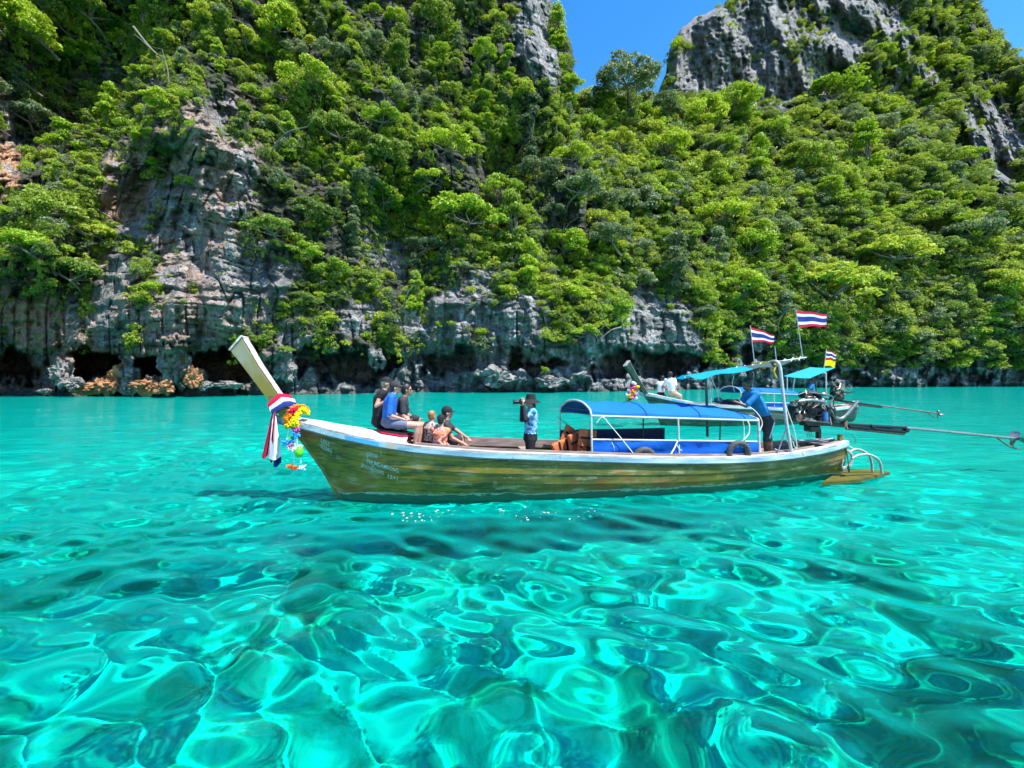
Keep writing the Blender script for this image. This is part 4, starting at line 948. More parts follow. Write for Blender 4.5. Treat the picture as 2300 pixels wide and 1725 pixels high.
# stern gear ------------------------------------------------------------------------
tubeB([(1908, 1016, -.1), (1922, 1009, -.1), (1940, 1014, -.1), (1955, 1028, -.1), (1960, 1060, -.1)], .025, 'boarding_rail', M['pvc'], None, 10)
tubeB([(1914, 1030, -.35), (1930, 1022, -.35), (1955, 1022, -.35), (1975, 1036, -.35), (1981, 1064, -.35)], .026, 'boarding_rail', M['pvc'], None, 10)
def flat(pxpy, z):
    d = Vector(((pxpy[0] - CX) / F, 1, -(pxpy[1] - HY) / F)); t = (z - CAMZ) / d.z; w = d * t; w.z = z; w -= Vector((O1.x, O1.y, 0)); u = Vector((math.cos(YAW1), math.sin(YAW1), 0)); v = Vector((-u.y, u.x, 0)); return Vector((w.dot(u), w.dot(v), z))
pl = [flat((1845, 1087), .05), flat((1930, 1080), .07), flat((1999, 1063), .10), flat((1960, 1057), .12), flat((1893, 1056), .10)]
mb = MB(); n = len(pl); mb.add([p + Vector((0, 0, .03)) for p in pl] + [p - Vector((0, 0, .035)) for p in pl], [tuple(range(n))] + [tuple(range(2 * n - 1, n - 1, -1))] + [(i, i + n, (i + 1) % n + n, (i + 1) % n) for i in range(n)])
onboat(mb, 'stern_platform', M['olive'], smooth=False)
for k in range(3): tubeB([(1900 + k * 3, 1010, -.2), (1912 + k, 1022, -.22), (1913 - k * 2, 1042, -.22), (1898, 1055 - k * 3, -.22), (1891, 1048, -.22), (1894, 1030, -.22)], .02, 'rope_coil', M['pvc'])
tubeB([(1898, 1000, -.2), (1903, 1020, -.24), (1906, 1045, -.25), (1908, 1062, -.22), (1903, 1050, -.24)], .010, 'rope', M['poledark'])
tubeB([(1885, 1002, -.35), (1896, 998, -.22), (1908, 1003, -.1), (1925, 1012, -.1)], .012, 'rope', M['rope'])
tubeB([(1912, 976, 0), (1920, 985, 0), (1921, 996, 0)], .006, 'rope', M['poledark'])

# engine with its long propeller shaft ------------------------------------------------
en = empty('long_tail_engine', W1(B1(1830, 960, 0)), 'greasy car engine with long propeller shaft mounted on the stern of the nearest boat', 'engine', None, YAW1)
EO = B1(1830, 960, 0)
def E(px, py, off=0.0): return B1(px, py, off) - EO
def eb(px, py, off, size, nm, mat, rot=(0, 0, 0), bev=.012): return MB().box(E(px, py, off), size, Euler(rot), bev).build(nm, mat, en)
def et(pts, r, nm, mat, n=8, sm=4): return MB().tube(curve_pts([E(*p) for p in pts], sm) if len(pts) > 2 else [E(*p) for p in pts], r, n).build(nm, mat, en)
eb(1820, 928, 0, (.70, .38, .36), 'engine_block', M['black']); eb(1818, 905, 0, (.56, .22, .14), 'cylinder_head', M['steel']); eb(1822, 893, .02, (.44, .16, .07), 'valve_cover', M['black'], (0, .06, 0), .025)
eb(1826, 950, 0, (.50, .24, .12), 'oil_pan', M['black']); eb(1792, 925, .05, (.16, .34, .42), 'bell_housing', M['black'], (0, 0, 0), .04); eb(1862, 930, .06, (.14, .30, .34), 'gearbox', M['black'], (0, 0, 0), .04); eb(1812, 888, .1, (.3, .2, .14), 'air_box', M['black'], (0, .1, 0), .03)
for k in range(4): et([(1797 + k * 15, 908, -.12), (1799 + k * 15, 900, -.24), (1808 + k * 14, 898, -.27)], .028, 'intake_pipe', M['steel'], 8)
et([(1794, 902, -.27), (1820, 899, -.29), (1852, 903, -.27)], .035, 'manifold', M['steel'], 10)
def disc(px, py, off, r, w, nm, mat, axis=(0, 1, 0)):
    a = Vector(axis) * w / 2; c_ = E(px, py, off); mb = MB(); mb.cyl(c_ - a, c_ + a, r, 18); mb.cyl(c_ - a * 1.5, c_ + a * 1.5, r * .35, 12); return mb.build(nm, mat, en)
disc(1795, 938, -.24, .085, .04, 'pulley', M['rust']); disc(1783, 906, -.2, .06, .10, 'alternator', M['steel']); disc(1780, 922, 0, .15, .03, 'flywheel', M['black'], (1, 0, 0)); disc(1789, 922, -.22, .045, .05, 'pulley', M['steel'])
disc(1846, 912, -.24, .055, .10, 'starter', M['steel']); disc(1836, 886, 0, .10, .07, 'air_cleaner', M['black'], (.2, 0, 1))
eb(1849, 885, .08, (.16, .12, .07), 'radiator_tank', M['steel'], (0, .1, 0), .02)
mb = MB(); mb.cyl(E(1852, 925, -.25), E(1853, 944, -.27), .062, 16); mb.ball(E(1853, 944, -.27), (.062, .062, .03)); mb.build('oil_filter', M['bluepaint'], en)
et([(1866, 905, -.12), (1867, 922, -.16), (1878, 938, -.18), (1890, 940, -.18), (1902, 930, -.18), (1927, 901, -.18)], .036, 'exhaust_pipe', M['steel'], 12)
et([(1794, 886, -.1), (1812, 881, -.1), (1845, 885, -.1), (1868, 890, -.1), (1870, 899, -.1)], .016, 'top_handle', M['steel'], 8)
et([(1788, 941, -.2), (1826, 945, -.2), (1866, 949, -.2)], .024, 'frame_rail', M['steel'], 10)
eb(1850, 953, -.1, (.95, .05, .07), 'frame_beam', M['black'], (0, .09, 0), .006); eb(1850, 953, .14, (.95, .05, .07), 'frame_beam', M['black'], (0, .09, 0), .006)
eb(1824, 963, -.05, (.26, .2, .12), 'mount_box', M['black']); eb(1838, 974, 0, (.08, .1, .22), 'pivot', M['black'])
for k in range(3): et([(1812 + 5 * k, 965, -.12), (1813 + 5 * k, 975, -.12), (1815 + 6 * k, 982, -.1)], .007, 'bolt', M['rust'], 6)
eb(1896, 952, -.05, (.09, .12, .15), 'bracket', M['rust'])
rsx = np.random.RandomState(4)
for k in range(22):
    a = (1780 + rsx.rand() * 85, 892 + rsx.rand() * 50, -.2 - rsx.rand() * .1); b_ = (a[0] + rsx.randn() * 16, a[1] + rsx.randn() * 14, -.22 - rsx.rand() * .1); c_ = ((a[0] + b_[0]) / 2 + rsx.randn() * 8, (a[1] + b_[1]) / 2 + rsx.randn() * 8, -.3)
    et([a, c_, b_], .007 + rsx.rand() * .008, 'hose', [M['black'], M['steel'], M['rust'], M['black']][k % 4], 6)
for k in range(14):
    a = (1782 + rsx.rand() * 78, 892 + rsx.rand() * 50, -.19 - rsx.rand() * .06); eb(*a, (.03 + rsx.rand() * .05,) * 3, 'fitting', [M['steel'], M['black'], M['rust']][k % 3], (rsx.rand(), rsx.rand(), rsx.rand()), .006)
et([(1866, 948, 0), (1900, 953, 0), (2035, 961, 0)], .035, 'shaft_housing', M['black'], 10)
et([(1900, 962, 0), (1960, 968, 0), (2030, 975, 0)], .03, 'shaft_guard', M['rust'], 8); et([(1905, 958, 0), (1970, 964, 0), (2032, 970, 0)], .045, 'guard_plate', M['black'], 8)
et([(2000, 959, 0), (2100, 967, 0), (2290, 986, 0)], .032, 'shaft', M['steel'], 10)
for px_, py_ in ((1958, 958), (2034, 965)): et([(px_ - 4, py_, 0), (px_ + 4, py_ + 1, 0)], .058, 'collar', M['black'], 10, 1)
et([(2240, 984, 0), (2262, 1000, 0), (2275, 1006, 0), (2292, 1008, 0)], .016, 'skeg', M['rust'], 8); et([(2268, 984, 0), (2276, 1005, 0)], .012, 'skeg_brace', M['rust'], 8)
mb = MB(); hc = E(2284, 986, 0); ax = (E(2290, 986.6, 0) - E(2240, 981, 0)).normalized(); mb.cyl(hc - ax * .06, hc + ax * .10, .05, 12, .025); hub = mb.build('propeller', M['steel'], en)
u_ = Vector((0, 1, 0)); v_ = ax.cross(u_).normalized()
for k in range(3):
    a = k * 2.094 + 1.2; rd = u_ * math.cos(a) + v_ * math.sin(a); tg = ax.cross(rd); rows = []
    for i in range(5):
        s_ = i / 4; w = .055 * (1 + 1.6 * s_) * (1 - .75 * s_ ** 4); tw = .9 - .4 * s_; dr = (tg * math.cos(tw) + ax * math.sin(tw)); c_ = hc + rd * (.03 + .17 * s_); rows.append([c_ - dr * w, c_ + ax * .01, c_ + dr * w])
    MB().grid(rows, .008).build('blade', M['steel'], hub)

# tyres used as fenders ---------------------------------------------------------------
def tyre(px, py, off, rr, label):
    c_ = B1(px, py, off); t = empty('tyre', W1(c_), label, 'tyre', 'old tyres hung on the near side of the boat as fenders', YAW1)
    rows = []
    for i in range(41):
        a = 2 * math.pi * i / 40; cc = Vector((math.cos(a), 0, math.sin(a))); r_ = []
        for k in range(13):
            b_ = 2 * math.pi * k / 12; q = .055 + .004 * (i % 2) * (1 if abs(math.cos(b_)) > .6 and math.cos(b_) > 0 else 0); r_.append(cc * (rr - .055 + q * math.cos(b_)) + Vector((0, .062 * math.sin(b_), 0)))
        rows.append(r_)
    MB().grid(rows).build('tread', M['rubber'], t); return t
tyre(1447, 1033, -.70, .255, 'old black tyre half sunk behind the rail below the middle of the blue canopy')
tyre(1659, 1019, -.70, .265, 'old black tyre hanging at the rear end of the blue side panel')

# life jackets stowed in the open front of the canopy
for i, (a, b_, o_, rot_, l_) in enumerate(((1279, 990, .10, .5, 'orange life jacket leaning at the left in the open front of the canopy'), (1298, 1000, -.12, -.2, 'orange life jacket with dark straps in the middle of the open canopy front'), (1318, 995, -.30, .15, 'orange life jacket beside the front canopy post'), (1264, 1013, -.1, 1.3, 'pale orange life jacket lying flat at the front of the canopy'))):
    c_ = B1(a, b_, o_); t = empty('life_jacket', W1(c_), l_, 'life jacket', 'orange life jackets stowed under the canopy', YAW1 + .5)
    rt = Euler((0, rot_, 0)).to_matrix()
    for s_ in (-1, 1):
        mb = MB()
        for k in range(3): mb.box(rt @ Vector((s_ * .12, 0, .18 - k * .17)), (.21, .10, .175), rt, .02)
        mb.build('foam_panel', M['lifeorange'], t)
    for z in (.10, -.09): MB().box(rt @ Vector((0, -.055, z)), (.46, .02, .04), rt).build('strap', M['blackmatte'], t)

# sash tied round the prow ---------------------------------------------------------------
sa = empty('sash', W1(B1(630, 910, 0)), 'red, white and navy cloth sash tied round the prow and hanging down', 'sash', None, YAW1)
SO = B1(630, 910, 0)
bands = [(M['red'], 0), (M['white'], 1), (M['flagblue'], 2)]
for mt, k in bands:
    # a loop round the post, sloping down to the knot at the front
    f0, f1 = (607 - k * -3, 905 + k * 8), (650 + k * 9, 893 + k * 11); up = 11
    lp = [B1(600 + k * 4, 912 + k * 6, -.17), B1(626 + k * 6, 889 + k * 9, -.17), B1(640 + k * 6, 890 + k * 8, -.12), B1(655 + k * 7, 893 + k * 9, .17), B1(620 + k * 4, 905 + k * 7, .19)]
    rows = [];
    for i, p in enumerate(lp + [lp[0]]):
        rows.append([p - SO + Vector((0, 0, .045)), p - SO + Vector((.01, -.012 if i < 3 else .012, 0)), p - SO + Vector((.02, 0, -.055))])
    MB().grid(rows, .008).build('band', mt, sa)
def drape(cols, mat, off0):
    rows = []
    for i in range(13):
        u_ = i / 12; r_ = []
        for j in range(7):
            w = j / 6; x = cols[0](u_) * (1 - w) + cols[1](u_) * w; y = 925 + (cols[2] - 925 + 6 * math.sin(w * 4 + off0 * 9)) * u_
            r_.append(B1(x, y, -.12 + off0 + .05 * math.sin(w * 7 + off0 * 20 + u_ * 2) * u_) - SO)
        rows.append(r_)
    MB().grid([r_[::-1] for r_ in rows], .006).build('tail', mat, sa)
drape((lambda u: 612 - 24 * u, lambda u: 616 - 15 * u, 1026), M['red'], 0.0); drape((lambda u: 614 - 13 * u, lambda u: 619 + 13 * u, 1028), M['white'], -.02); drape((lambda u: 616 - 6 * u, lambda u: 619 - 6 * u, 992), M['red'], -.09)
drape((lambda u: 617 - 3 * u, lambda u: 621 + 11 * u, 1044), M['flagblue'], .05); drape((lambda u: 614 - 8 * u, lambda u: 618 - 2 * u, 1034), M['red'], .02)

# garland of artificial flowers -----------------------------------------------------------
ga = empty('flower_garland', W1(B1(665, 935, -.2)), 'garland of yellow and orange flowers with ribbons and a green float, over the bow rail', 'garland', None, YAW1)
GO = B1(665, 935, -.2)
def flowers(path, r_, mat, nm='flower_string', jit=.012, par=None):
    mb = MB(); pts_ = curve_pts([B1(*p) for p in path], 4)
    for p in pts_:
        for k in range(9): mb.ball(p - GO + Vector((random.uniform(-1, 1), random.uniform(-1, 1), random.uniform(-1, 1))) * jit * 3.2, r_ * random.uniform(.25, .5), 1)
    return mb.build(nm, mat, par or ga, smooth=False)
flowers([(648, 955, -.25), (645, 944, -.25), (649, 932, -.25), (656, 921, -.2), (668, 914, -.1), (680, 914, 0), (690, 920, .05)], .055, M['orange'])
flowers([(690, 926, -.15), (682, 920, -.2), (672, 928, -.25), (666, 938, -.3), (659, 946, -.32)], .06, M['yellow']); flowers([(646, 958, -.3), (654, 954, -.33), (663, 950, -.33), (668, 955, -.3), (658, 952, -.33)], .045, M['yellow'])
flowers([(651, 928, -.25), (657, 922, -.25), (664, 918, -.22)], .05, M['red'])
flowers([(658, 962, -.3), (664, 966, -.3), (668, 960, -.3), (666, 970, -.3)], .035, M['pink']); flowers([(658, 976, -.3), (664, 979, -.3), (669, 976, -.3)], .035, M['skyblue'])
flowers([(635, 996, -.3), (642, 994, -.3), (650, 993, -.3), (655, 990, -.3)], .038, M['skyblue']); flowers([(652, 984, -.28), (656, 985, -.28)], .035, M['lime']); flowers([(650, 1002, -.3), (656, 1000, -.3)], .03, M['pink'])
flowers([(652, 1008, -.3), (660, 1010, -.3), (668, 1007, -.32), (674, 1004, -.32)], .032, M['white'])
for a in ((661, 980, 663, 1004), (667, 980, 668, 1004), (648, 964, 643, 992), (675, 1030, 676, 1040), (660, 1016, 661, 1042)): MB().tube([B1(a[0], a[1], -.3) - GO, B1(a[2], a[3], -.3) - GO], .009, 6).build('bead_string', M['white'], ga)
MB().ball(B1(672, 1015, -.32) - GO, (.075, .07, .10), 3).build('float', M['lime'], ga)
flowers([(648, 1048, -.3), (656, 1050, -.3), (666, 1049, -.3)], .03, M['orange']); flowers([(653, 1050, -.33), (662, 1051, -.33)], .022, M['red']); flowers([(676, 1050, -.3), (682, 1050, -.3)], .03, M['white'])

# cushion under the seated people
cu = empty('seat_mat', W1(B1(890, 968, .1)), 'dark red edged seat mat lying on the white foredeck', 'mat', None, YAW1); CO = B1(890, 968, .1)
q = [B1(846, 953, .15), B1(905, 962, .3), B1(938, 975, .1), B1(905, 977, -.25), B1(856, 962, -.2)]
q = [p - CO for p in q]; zz = [zgx(p.x + CO.x) + .095 - CO.z for p in q]
for nm_, mt_, dz_, sc_ in (('lower_pad', M['red'], 0, 1.0), ('upper_pad', M['blackmatte'], .03, .99)):
    mb = MB(); n = len(q); mb.add([Vector((p.x * sc_, p.y * sc_, z + dz_ + .028)) for p, z in zip(q, zz)] + [Vector((p.x * sc_, p.y * sc_, z + dz_)) for p, z in zip(q, zz)], [tuple(range(n))[::-1], tuple(range(n, 2 * n))] + [(i, (i + 1) % n, (i + 1) % n + n, i + n) for i in range(n)]); mb.build(nm_, mt_, cu, smooth=False)

# flags ----------------------------------------------------------------------------------
def flag(Bf, Wf, yaw, base, top, c0, c1, c2, c3, off, stripes, label, nm='flag'):
    """pole from base to top, cloth corners in pixels: top-hoist, top-fly, bottom-hoist, bottom-fly"""
    o = Bf(*base, off); t = empty(nm, Wf(o), label, 'flag', 'small national flags on poles above the boats', yaw)
    MB().tube([Vector((0, 0, 0)), Bf(*top, off) - o], .009 if Bf is B1 else .016, 6).build('pole', M['pole'], t)
    tot = sum(s for s, _ in stripes); acc = 0
    for s, mt in stripes:
        v0, v1 = acc / tot, (acc + s) / tot; acc += s; rows = []
        for i in range(15):
            u_ = i / 14; r_ = []
            for v_ in (v0, (v0 + v1) / 2, v1):
                x = (c0[0] * (1 - u_) + c1[0] * u_) * (1 - v_) + (c2[0] * (1 - u_) + c3[0] * u_) * v_; y = (c0[1] * (1 - u_) + c1[1] * u_) * (1 - v_) + (c2[1] * (1 - u_) + c3[1] * u_) * v_
                y += 2.2 * math.sin(u_ * 8 + 1) * u_; r_.append(Bf(x, y, off + .05 * math.sin(u_ * 9 + v_ * 1.5) * u_) - o)
            rows.append(r_)
        MB().grid(rows, .004).build('stripe', mt, t)
    return t
TH = [(1, M['red']), (1, M['white']), (2, M['flagblue']), (1, M['white']), (1, M['red'])]
flag(B1, W1, YAW1, (1695, 820), (1685, 731), (1687, 735), (1739, 752), (1689, 768), (1738, 769), -.02, TH, 'lower of the two red, white and blue flags above the nearest boat, left one')
flag(B1, W1, YAW1, (1803, 806), (1787, 695), (1789, 698), (1857, 705), (1795, 735), (1856, 732), -.02, TH, 'higher and larger red, white and blue flag above the engine of the nearest boat')
s_ = empty('bare_pole', W1(B1(1744, 812, .1)), 'thin bare stick standing on the stern awning between the two flags', 'pole', None, YAW1); MB().tube([Vector((0, 0, 0)), B1(1740, 778, .1) - B1(1744, 812, .1)], .009, 6).build('pole', M['pole'], s_)

# second boat ---------------------------------------------------------------------------
_keep = (M['post'], M['hull'], M['stem']); M['post'], M['hull'], M['stem'] = M['post2'], M['hull2'], M['hull2']
boat2 = build_boat('longtail_boat', 'smaller looking wooden boat with raised prow and cyan awning, behind the nearest boat', O2, YAW2, False, -1.0)
M['post'], M['hull'], M['stem'] = _keep
A_ = [P(1760, 844, 21.4), P(1816, 848, 21.9), P(1877, 826, 23.4), P(1818, 825, 23.9)]
inv = lambda w: Vector(((w - O2).dot(Vector((math.cos(YAW2), math.sin(YAW2), 0))), (w - O2).dot(Vector((-math.sin(YAW2), math.cos(YAW2), 0))), w.z))
a2 = empty('awning'); a2.parent = boat2; A_ = [inv(p) for p in A_]; A_[3].z = A_[0].z + .25
A_[0].y, A_[1].y, A_[2].y, A_[3].y = -.75, -.7, .7, .75
A_ = [inv(P(1760, 845, 22.0)), inv(P(1818, 850, 22.2)), inv(P(1877, 826, 23.2)), inv(P(1820, 825, 23.0))]
MB().grid([[A_[0].lerp(A_[3], v) * (1 - u) + A_[1].lerp(A_[2], v) * u + Vector((0, 0, -.03 * math.sin(math.pi * u))) for v in (0, .5, 1)] for u in np.linspace(0, 1, 6)], .012).build('awning_cloth', M['cyan'], a2)
def t2(pts, r_, nm, mat, n=8, par=None): return MB().tube(curve_pts([inv(P(*p)) for p in pts], 4) if len(pts) > 2 else [inv(P(*p)) for p in pts], r_, n).build(nm, mat, par or a2)
t2([(1768, 846, 22), (1768, 900, 22)], .025, 'post', M['pole']); t2([(1785, 848, 22.3), (1779, 890, 22.3)], .03, 'post', M['pole']); t2([(1845, 838, 22.8), (1853, 838, 22.8), (1855, 845, 22.8), (1855, 905, 22.8)], .035, 'post', M['pole']); t2([(1832, 852, 23), (1834, 885, 23)], .035, 'post', M['rust'])
for q_ in ([(1904, 925, 22.9), (1912, 905, 22.9), (1922, 903, 22.9), (1930, 912, 22.9), (1930, 928, 22.9)], [(1908, 925, 23.3), (1914, 908, 23.3), (1920, 906, 23.3)]): t2(q_, .035, 'boarding_rail', M['pole'], 8, boat2)
e2 = empty('long_tail_engine', P(1875, 895, 22.8), 'small greasy engine with long shaft on the stern of the farther boat', 'engine', None, YAW2); EW = P(1875, 895, 22.8); R2 = Matrix.Rotation(-YAW2, 3, 'Z')
def q2(px, py, d=0): return R2 @ (P(px, py, 22.8 + d) - EW)
MB().box(q2(1880, 888), (.55, .4, .42), None, .04).build('engine_block', M['black'], e2); MB().box(q2(1879, 874), (.5, .35, .14), None, .03).build('valve_cover', M['steel'], e2)
for k in range(16):
    a = (1866 + rsx.rand() * 28, 868 + rsx.rand() * 28, -.25 - rsx.rand() * .15); MB().tube(curve_pts([q2(*a), q2(a[0] + rsx.randn() * 8, a[1] + rsx.randn() * 8, -.4), q2(a[0] + rsx.randn() * 12, a[1] + rsx.randn() * 10, -.25)], 3), .02 + rsx.rand() * .015, 6).build('hose', [M['steel'], M['black'], M['rust']][k % 3], e2)
MB().tube([q2(1860, 896), q2(1900, 902), q2(1980, 914)], .055, 8).build('shaft_housing', M['black'], e2); MB().tube([q2(1900, 905), q2(1978, 915)], .05, 8).build('shaft_guard', M['rust'], e2); MB().tube([q2(1975, 911), q2(2110, 929, .4)], .035, 8).build('shaft', M['rust'], e2)
MB().tube([q2(2082, 926, .3), q2(2100, 939, .4)], .02, 6).build('skeg', M['rust'], e2); MB().tube([q2(2106, 928, .4), q2(2106, 940, .4)], .02, 6).build('skeg_brace', M['rust'], e2)
mb = MB(); mb.ball(q2(2114, 932, .4), (.16, .09, .07), 2); mb.ball(q2(2107, 925, .4), (.05, .07, .09), 2); mb.build('propeller', M['steel'], e2)
flag(B2, W2, YAW2, (1851, 830), (1856, 784), (1857, 786), (1879, 794), (1855, 806), (1877, 807), .3, TH, 'red, white and blue flag flying above the cyan awning of the farther boat')
flag(B2, W2, YAW2, (1850, 829), (1854, 804), (1853, 808), (1877, 810), (1851, 821), (1875, 824), .3, [(1, M['yellow'])], 'plain yellow flag flying just above the cyan awning of the farther boat')
g2 = empty('flower_garland', P(1420, 875, 20.7), 'garland of orange, pink and yellow flowers round the prow of the farther boat', 'garland', None, 0); GW = P(1420, 875, 20.7)
for mt, lst in ((M['orange'], [(1412, 890), (1420, 885), (1426, 878), (1410, 897), (1430, 868), (1418, 893), (1421, 878)]), (M['pink'], [(1416, 872), (1424, 870), (1414, 880), (1422, 894), (1428, 885)]), (M['white'], [(1422, 859), (1426, 862), (1412, 876), (1408, 886), (1428, 895)]), (M['yellow'], [(1433, 869), (1420, 889), (1424, 880), (1413, 886)]), (M['red'], [(1418, 866), (1426, 874), (1416, 896), (1424, 890)])):
    mb = MB()
    for a, b_ in lst:
        for k in range(3): mb.ball(P(a + random.uniform(-1.5, 1.5), b_ + random.uniform(-1.5, 1.5), 20.55 + random.uniform(-.1, .1)) - GW, random.uniform(.05, .08), 1)
    mb.build('flower_string', mt, g2, smooth=False)

# white flecks added for the glints and splashes on the water beside the hull
mb = MB(); rsf = np.random.RandomState(8)
for k in range(90):
    a = rsf.choice([930, 960, 1185, 1290]) + rsf.randn() * 32; b_ = 1152 + rsf.randn() * 9 + (a > 1400) * -22; y_ = CAMZ * F / (b_ - HY); p = P(a, b_, y_); r_ = .003 + rsf.rand() ** 3 * .012
    xi = np.abs(xs - p.x).argmin(); yi = np.abs(ys - p.y).argmin(); mb.ball((p.x, p.y, GZ[yi, xi] + .002), (r_ * 1.6, r_ * 1.2, r_ * .35), 1)
o = mb.build('splash_glints', M['white'], None); tag(o, 'scattered white flecks added as splash glints on the water just in front of the hull', kind='stuff')
# ------------------------------------------------------------------ people
def skin_mat(name, c):
    m, nt, b = mat_new(name); nt.links.new(ramp(nt, noise(nt, 14, detail=3), [(.3, tuple(x * .82 for x in c)), (.7, c)]), b.inputs['Base Color'])
    b.inputs['Roughness'].default_value = .5; b.inputs['Subsurface Weight'].default_value = .08; b.inputs['Subsurface Radius'].default_value = (.02, .008, .004); return m
M['skin'] = skin_mat('fair skin', (.56, .30, .22)); M['skin2'] = skin_mat('tanned skin', (.42, .22, .15)); M['skin3'] = skin_mat('brown skin', (.16, .075, .045))
M['hair_dark'] = mat_plain('dark hair', (.012, .010, .010), .5, stretch=(30, 30, 3), scale=3); M['hair_ginger'] = mat_plain('light brown hair', (.28, .15, .06), .5, stretch=(30, 30, 3), scale=3); M['hair_blond'] = mat_plain('sandy hair', (.42, .32, .18), .55)
M['tee_blue'] = mat_plain('royal blue rash shirt', (.02, .13, .48), .7, var=.3, scale=9); M['tee_navy'] = mat_plain('washed black tee', (.045, .045, .055), .85, scale=9); M['shorts_grey'] = mat_plain('grey blue shorts', (.13, .14, .22), .85, var=.3, scale=9)
M['shorts_dark'] = mat_plain('dark grey shorts', (.05, .05, .06), .85, var=.3, scale=9); M['tee_white'] = mat_plain('white shirt', (.78, .76, .80), .85, var=.12, scale=6); M['tee_teal'] = mat_plain('blue long shirt', (.02, .20, .46), .7, var=.3, scale=8); M['khaki'] = mat_plain('khaki trousers', (.45, .36, .26), .85)
def pattern(name, cols, scale):
    m, nt, b = mat_new(name); v = _n(nt, 'ShaderNodeTexNoise'); v.inputs['Scale'].default_value = scale; v.inputs['Detail'].default_value = 2; tc = _n(nt, 'ShaderNodeTexCoord'); nt.links.new(tc.outputs['Object'], v.inputs['Vector'])
    c = ramp(nt, v.outputs[0], [(.36 + .28 * i / (len(cols) - 1), q) for i, q in enumerate(cols)]); nt.links.new(c, b.inputs['Base Color']); b.inputs['Roughness'].default_value = .8; return m
M['floral'] = pattern('brown and cream floral', [(.05, .03, .03), (.30, .22, .17), (.62, .50, .45), (.12, .06, .05)], 16); M['floral_red'] = pattern('red and orange floral', [(.60, .04, .05), (.75, .30, .04), (.70, .10, .22), (.8, .55, .4)], 18)
M['tee_photo'] = pattern('pale blue patterned shirt', [(.02, .07, .22), (.05, .28, .52), (.35, .62, .74), (.03, .14, .34)], 9)

def remesh(name, mb, mat, parent, vox, smooth_it=2):
    me = bpy.data.meshes.new(name); me.from_pydata([tuple(v) for v in mb.v], [], mb.f); me.update()
    o = bpy.data.objects.new(name, me); col.objects.link(o)
    md = o.modifiers.new('r', 'REMESH'); md.mode = 'VOXEL'; md.voxel_size = vox; md.use_smooth_shade = True
    s_ = o.modifiers.new('s', 'SMOOTH'); s_.factor = .5; s_.iterations = smooth_it
    bpy.context.view_layer.update(); dg = bpy.context.evaluated_depsgraph_get()
    nm = bpy.data.meshes.new_from_object(o.evaluated_get(dg)); o.modifiers.clear(); o.data = nm; bpy.data.meshes.remove(me); nm.name = name
    nm.materials.clear(); nm.materials.append(mat); nm.polygons.foreach_set('use_smooth', [True] * len(nm.polygons)); o.parent = parent; return o
def chain(mb, pts, rad, sub=1):
    """overlapping balls along a limb; radii numbers or (across, depth, along)"""
    pts = [Vector(p) for p in pts]
    for i in range(len(pts) - 1):
        a, b_ = pts[i], pts[i + 1]; r0, r1 = rad[i], rad[i + 1]; n = max(2, int((b_ - a).length / (min(min(r0) if isinstance(r0, tuple) else r0, min(r1) if isinstance(r1, tuple) else r1) * .45)) + 1)
        for k in range(n + (i == len(pts) - 2)):
            t = k / n; r_ = (r0 + (r1 - r0) * t) if not isinstance(r0, tuple) else None
            mb.ball(a.lerp(b_, t), r_, sub)
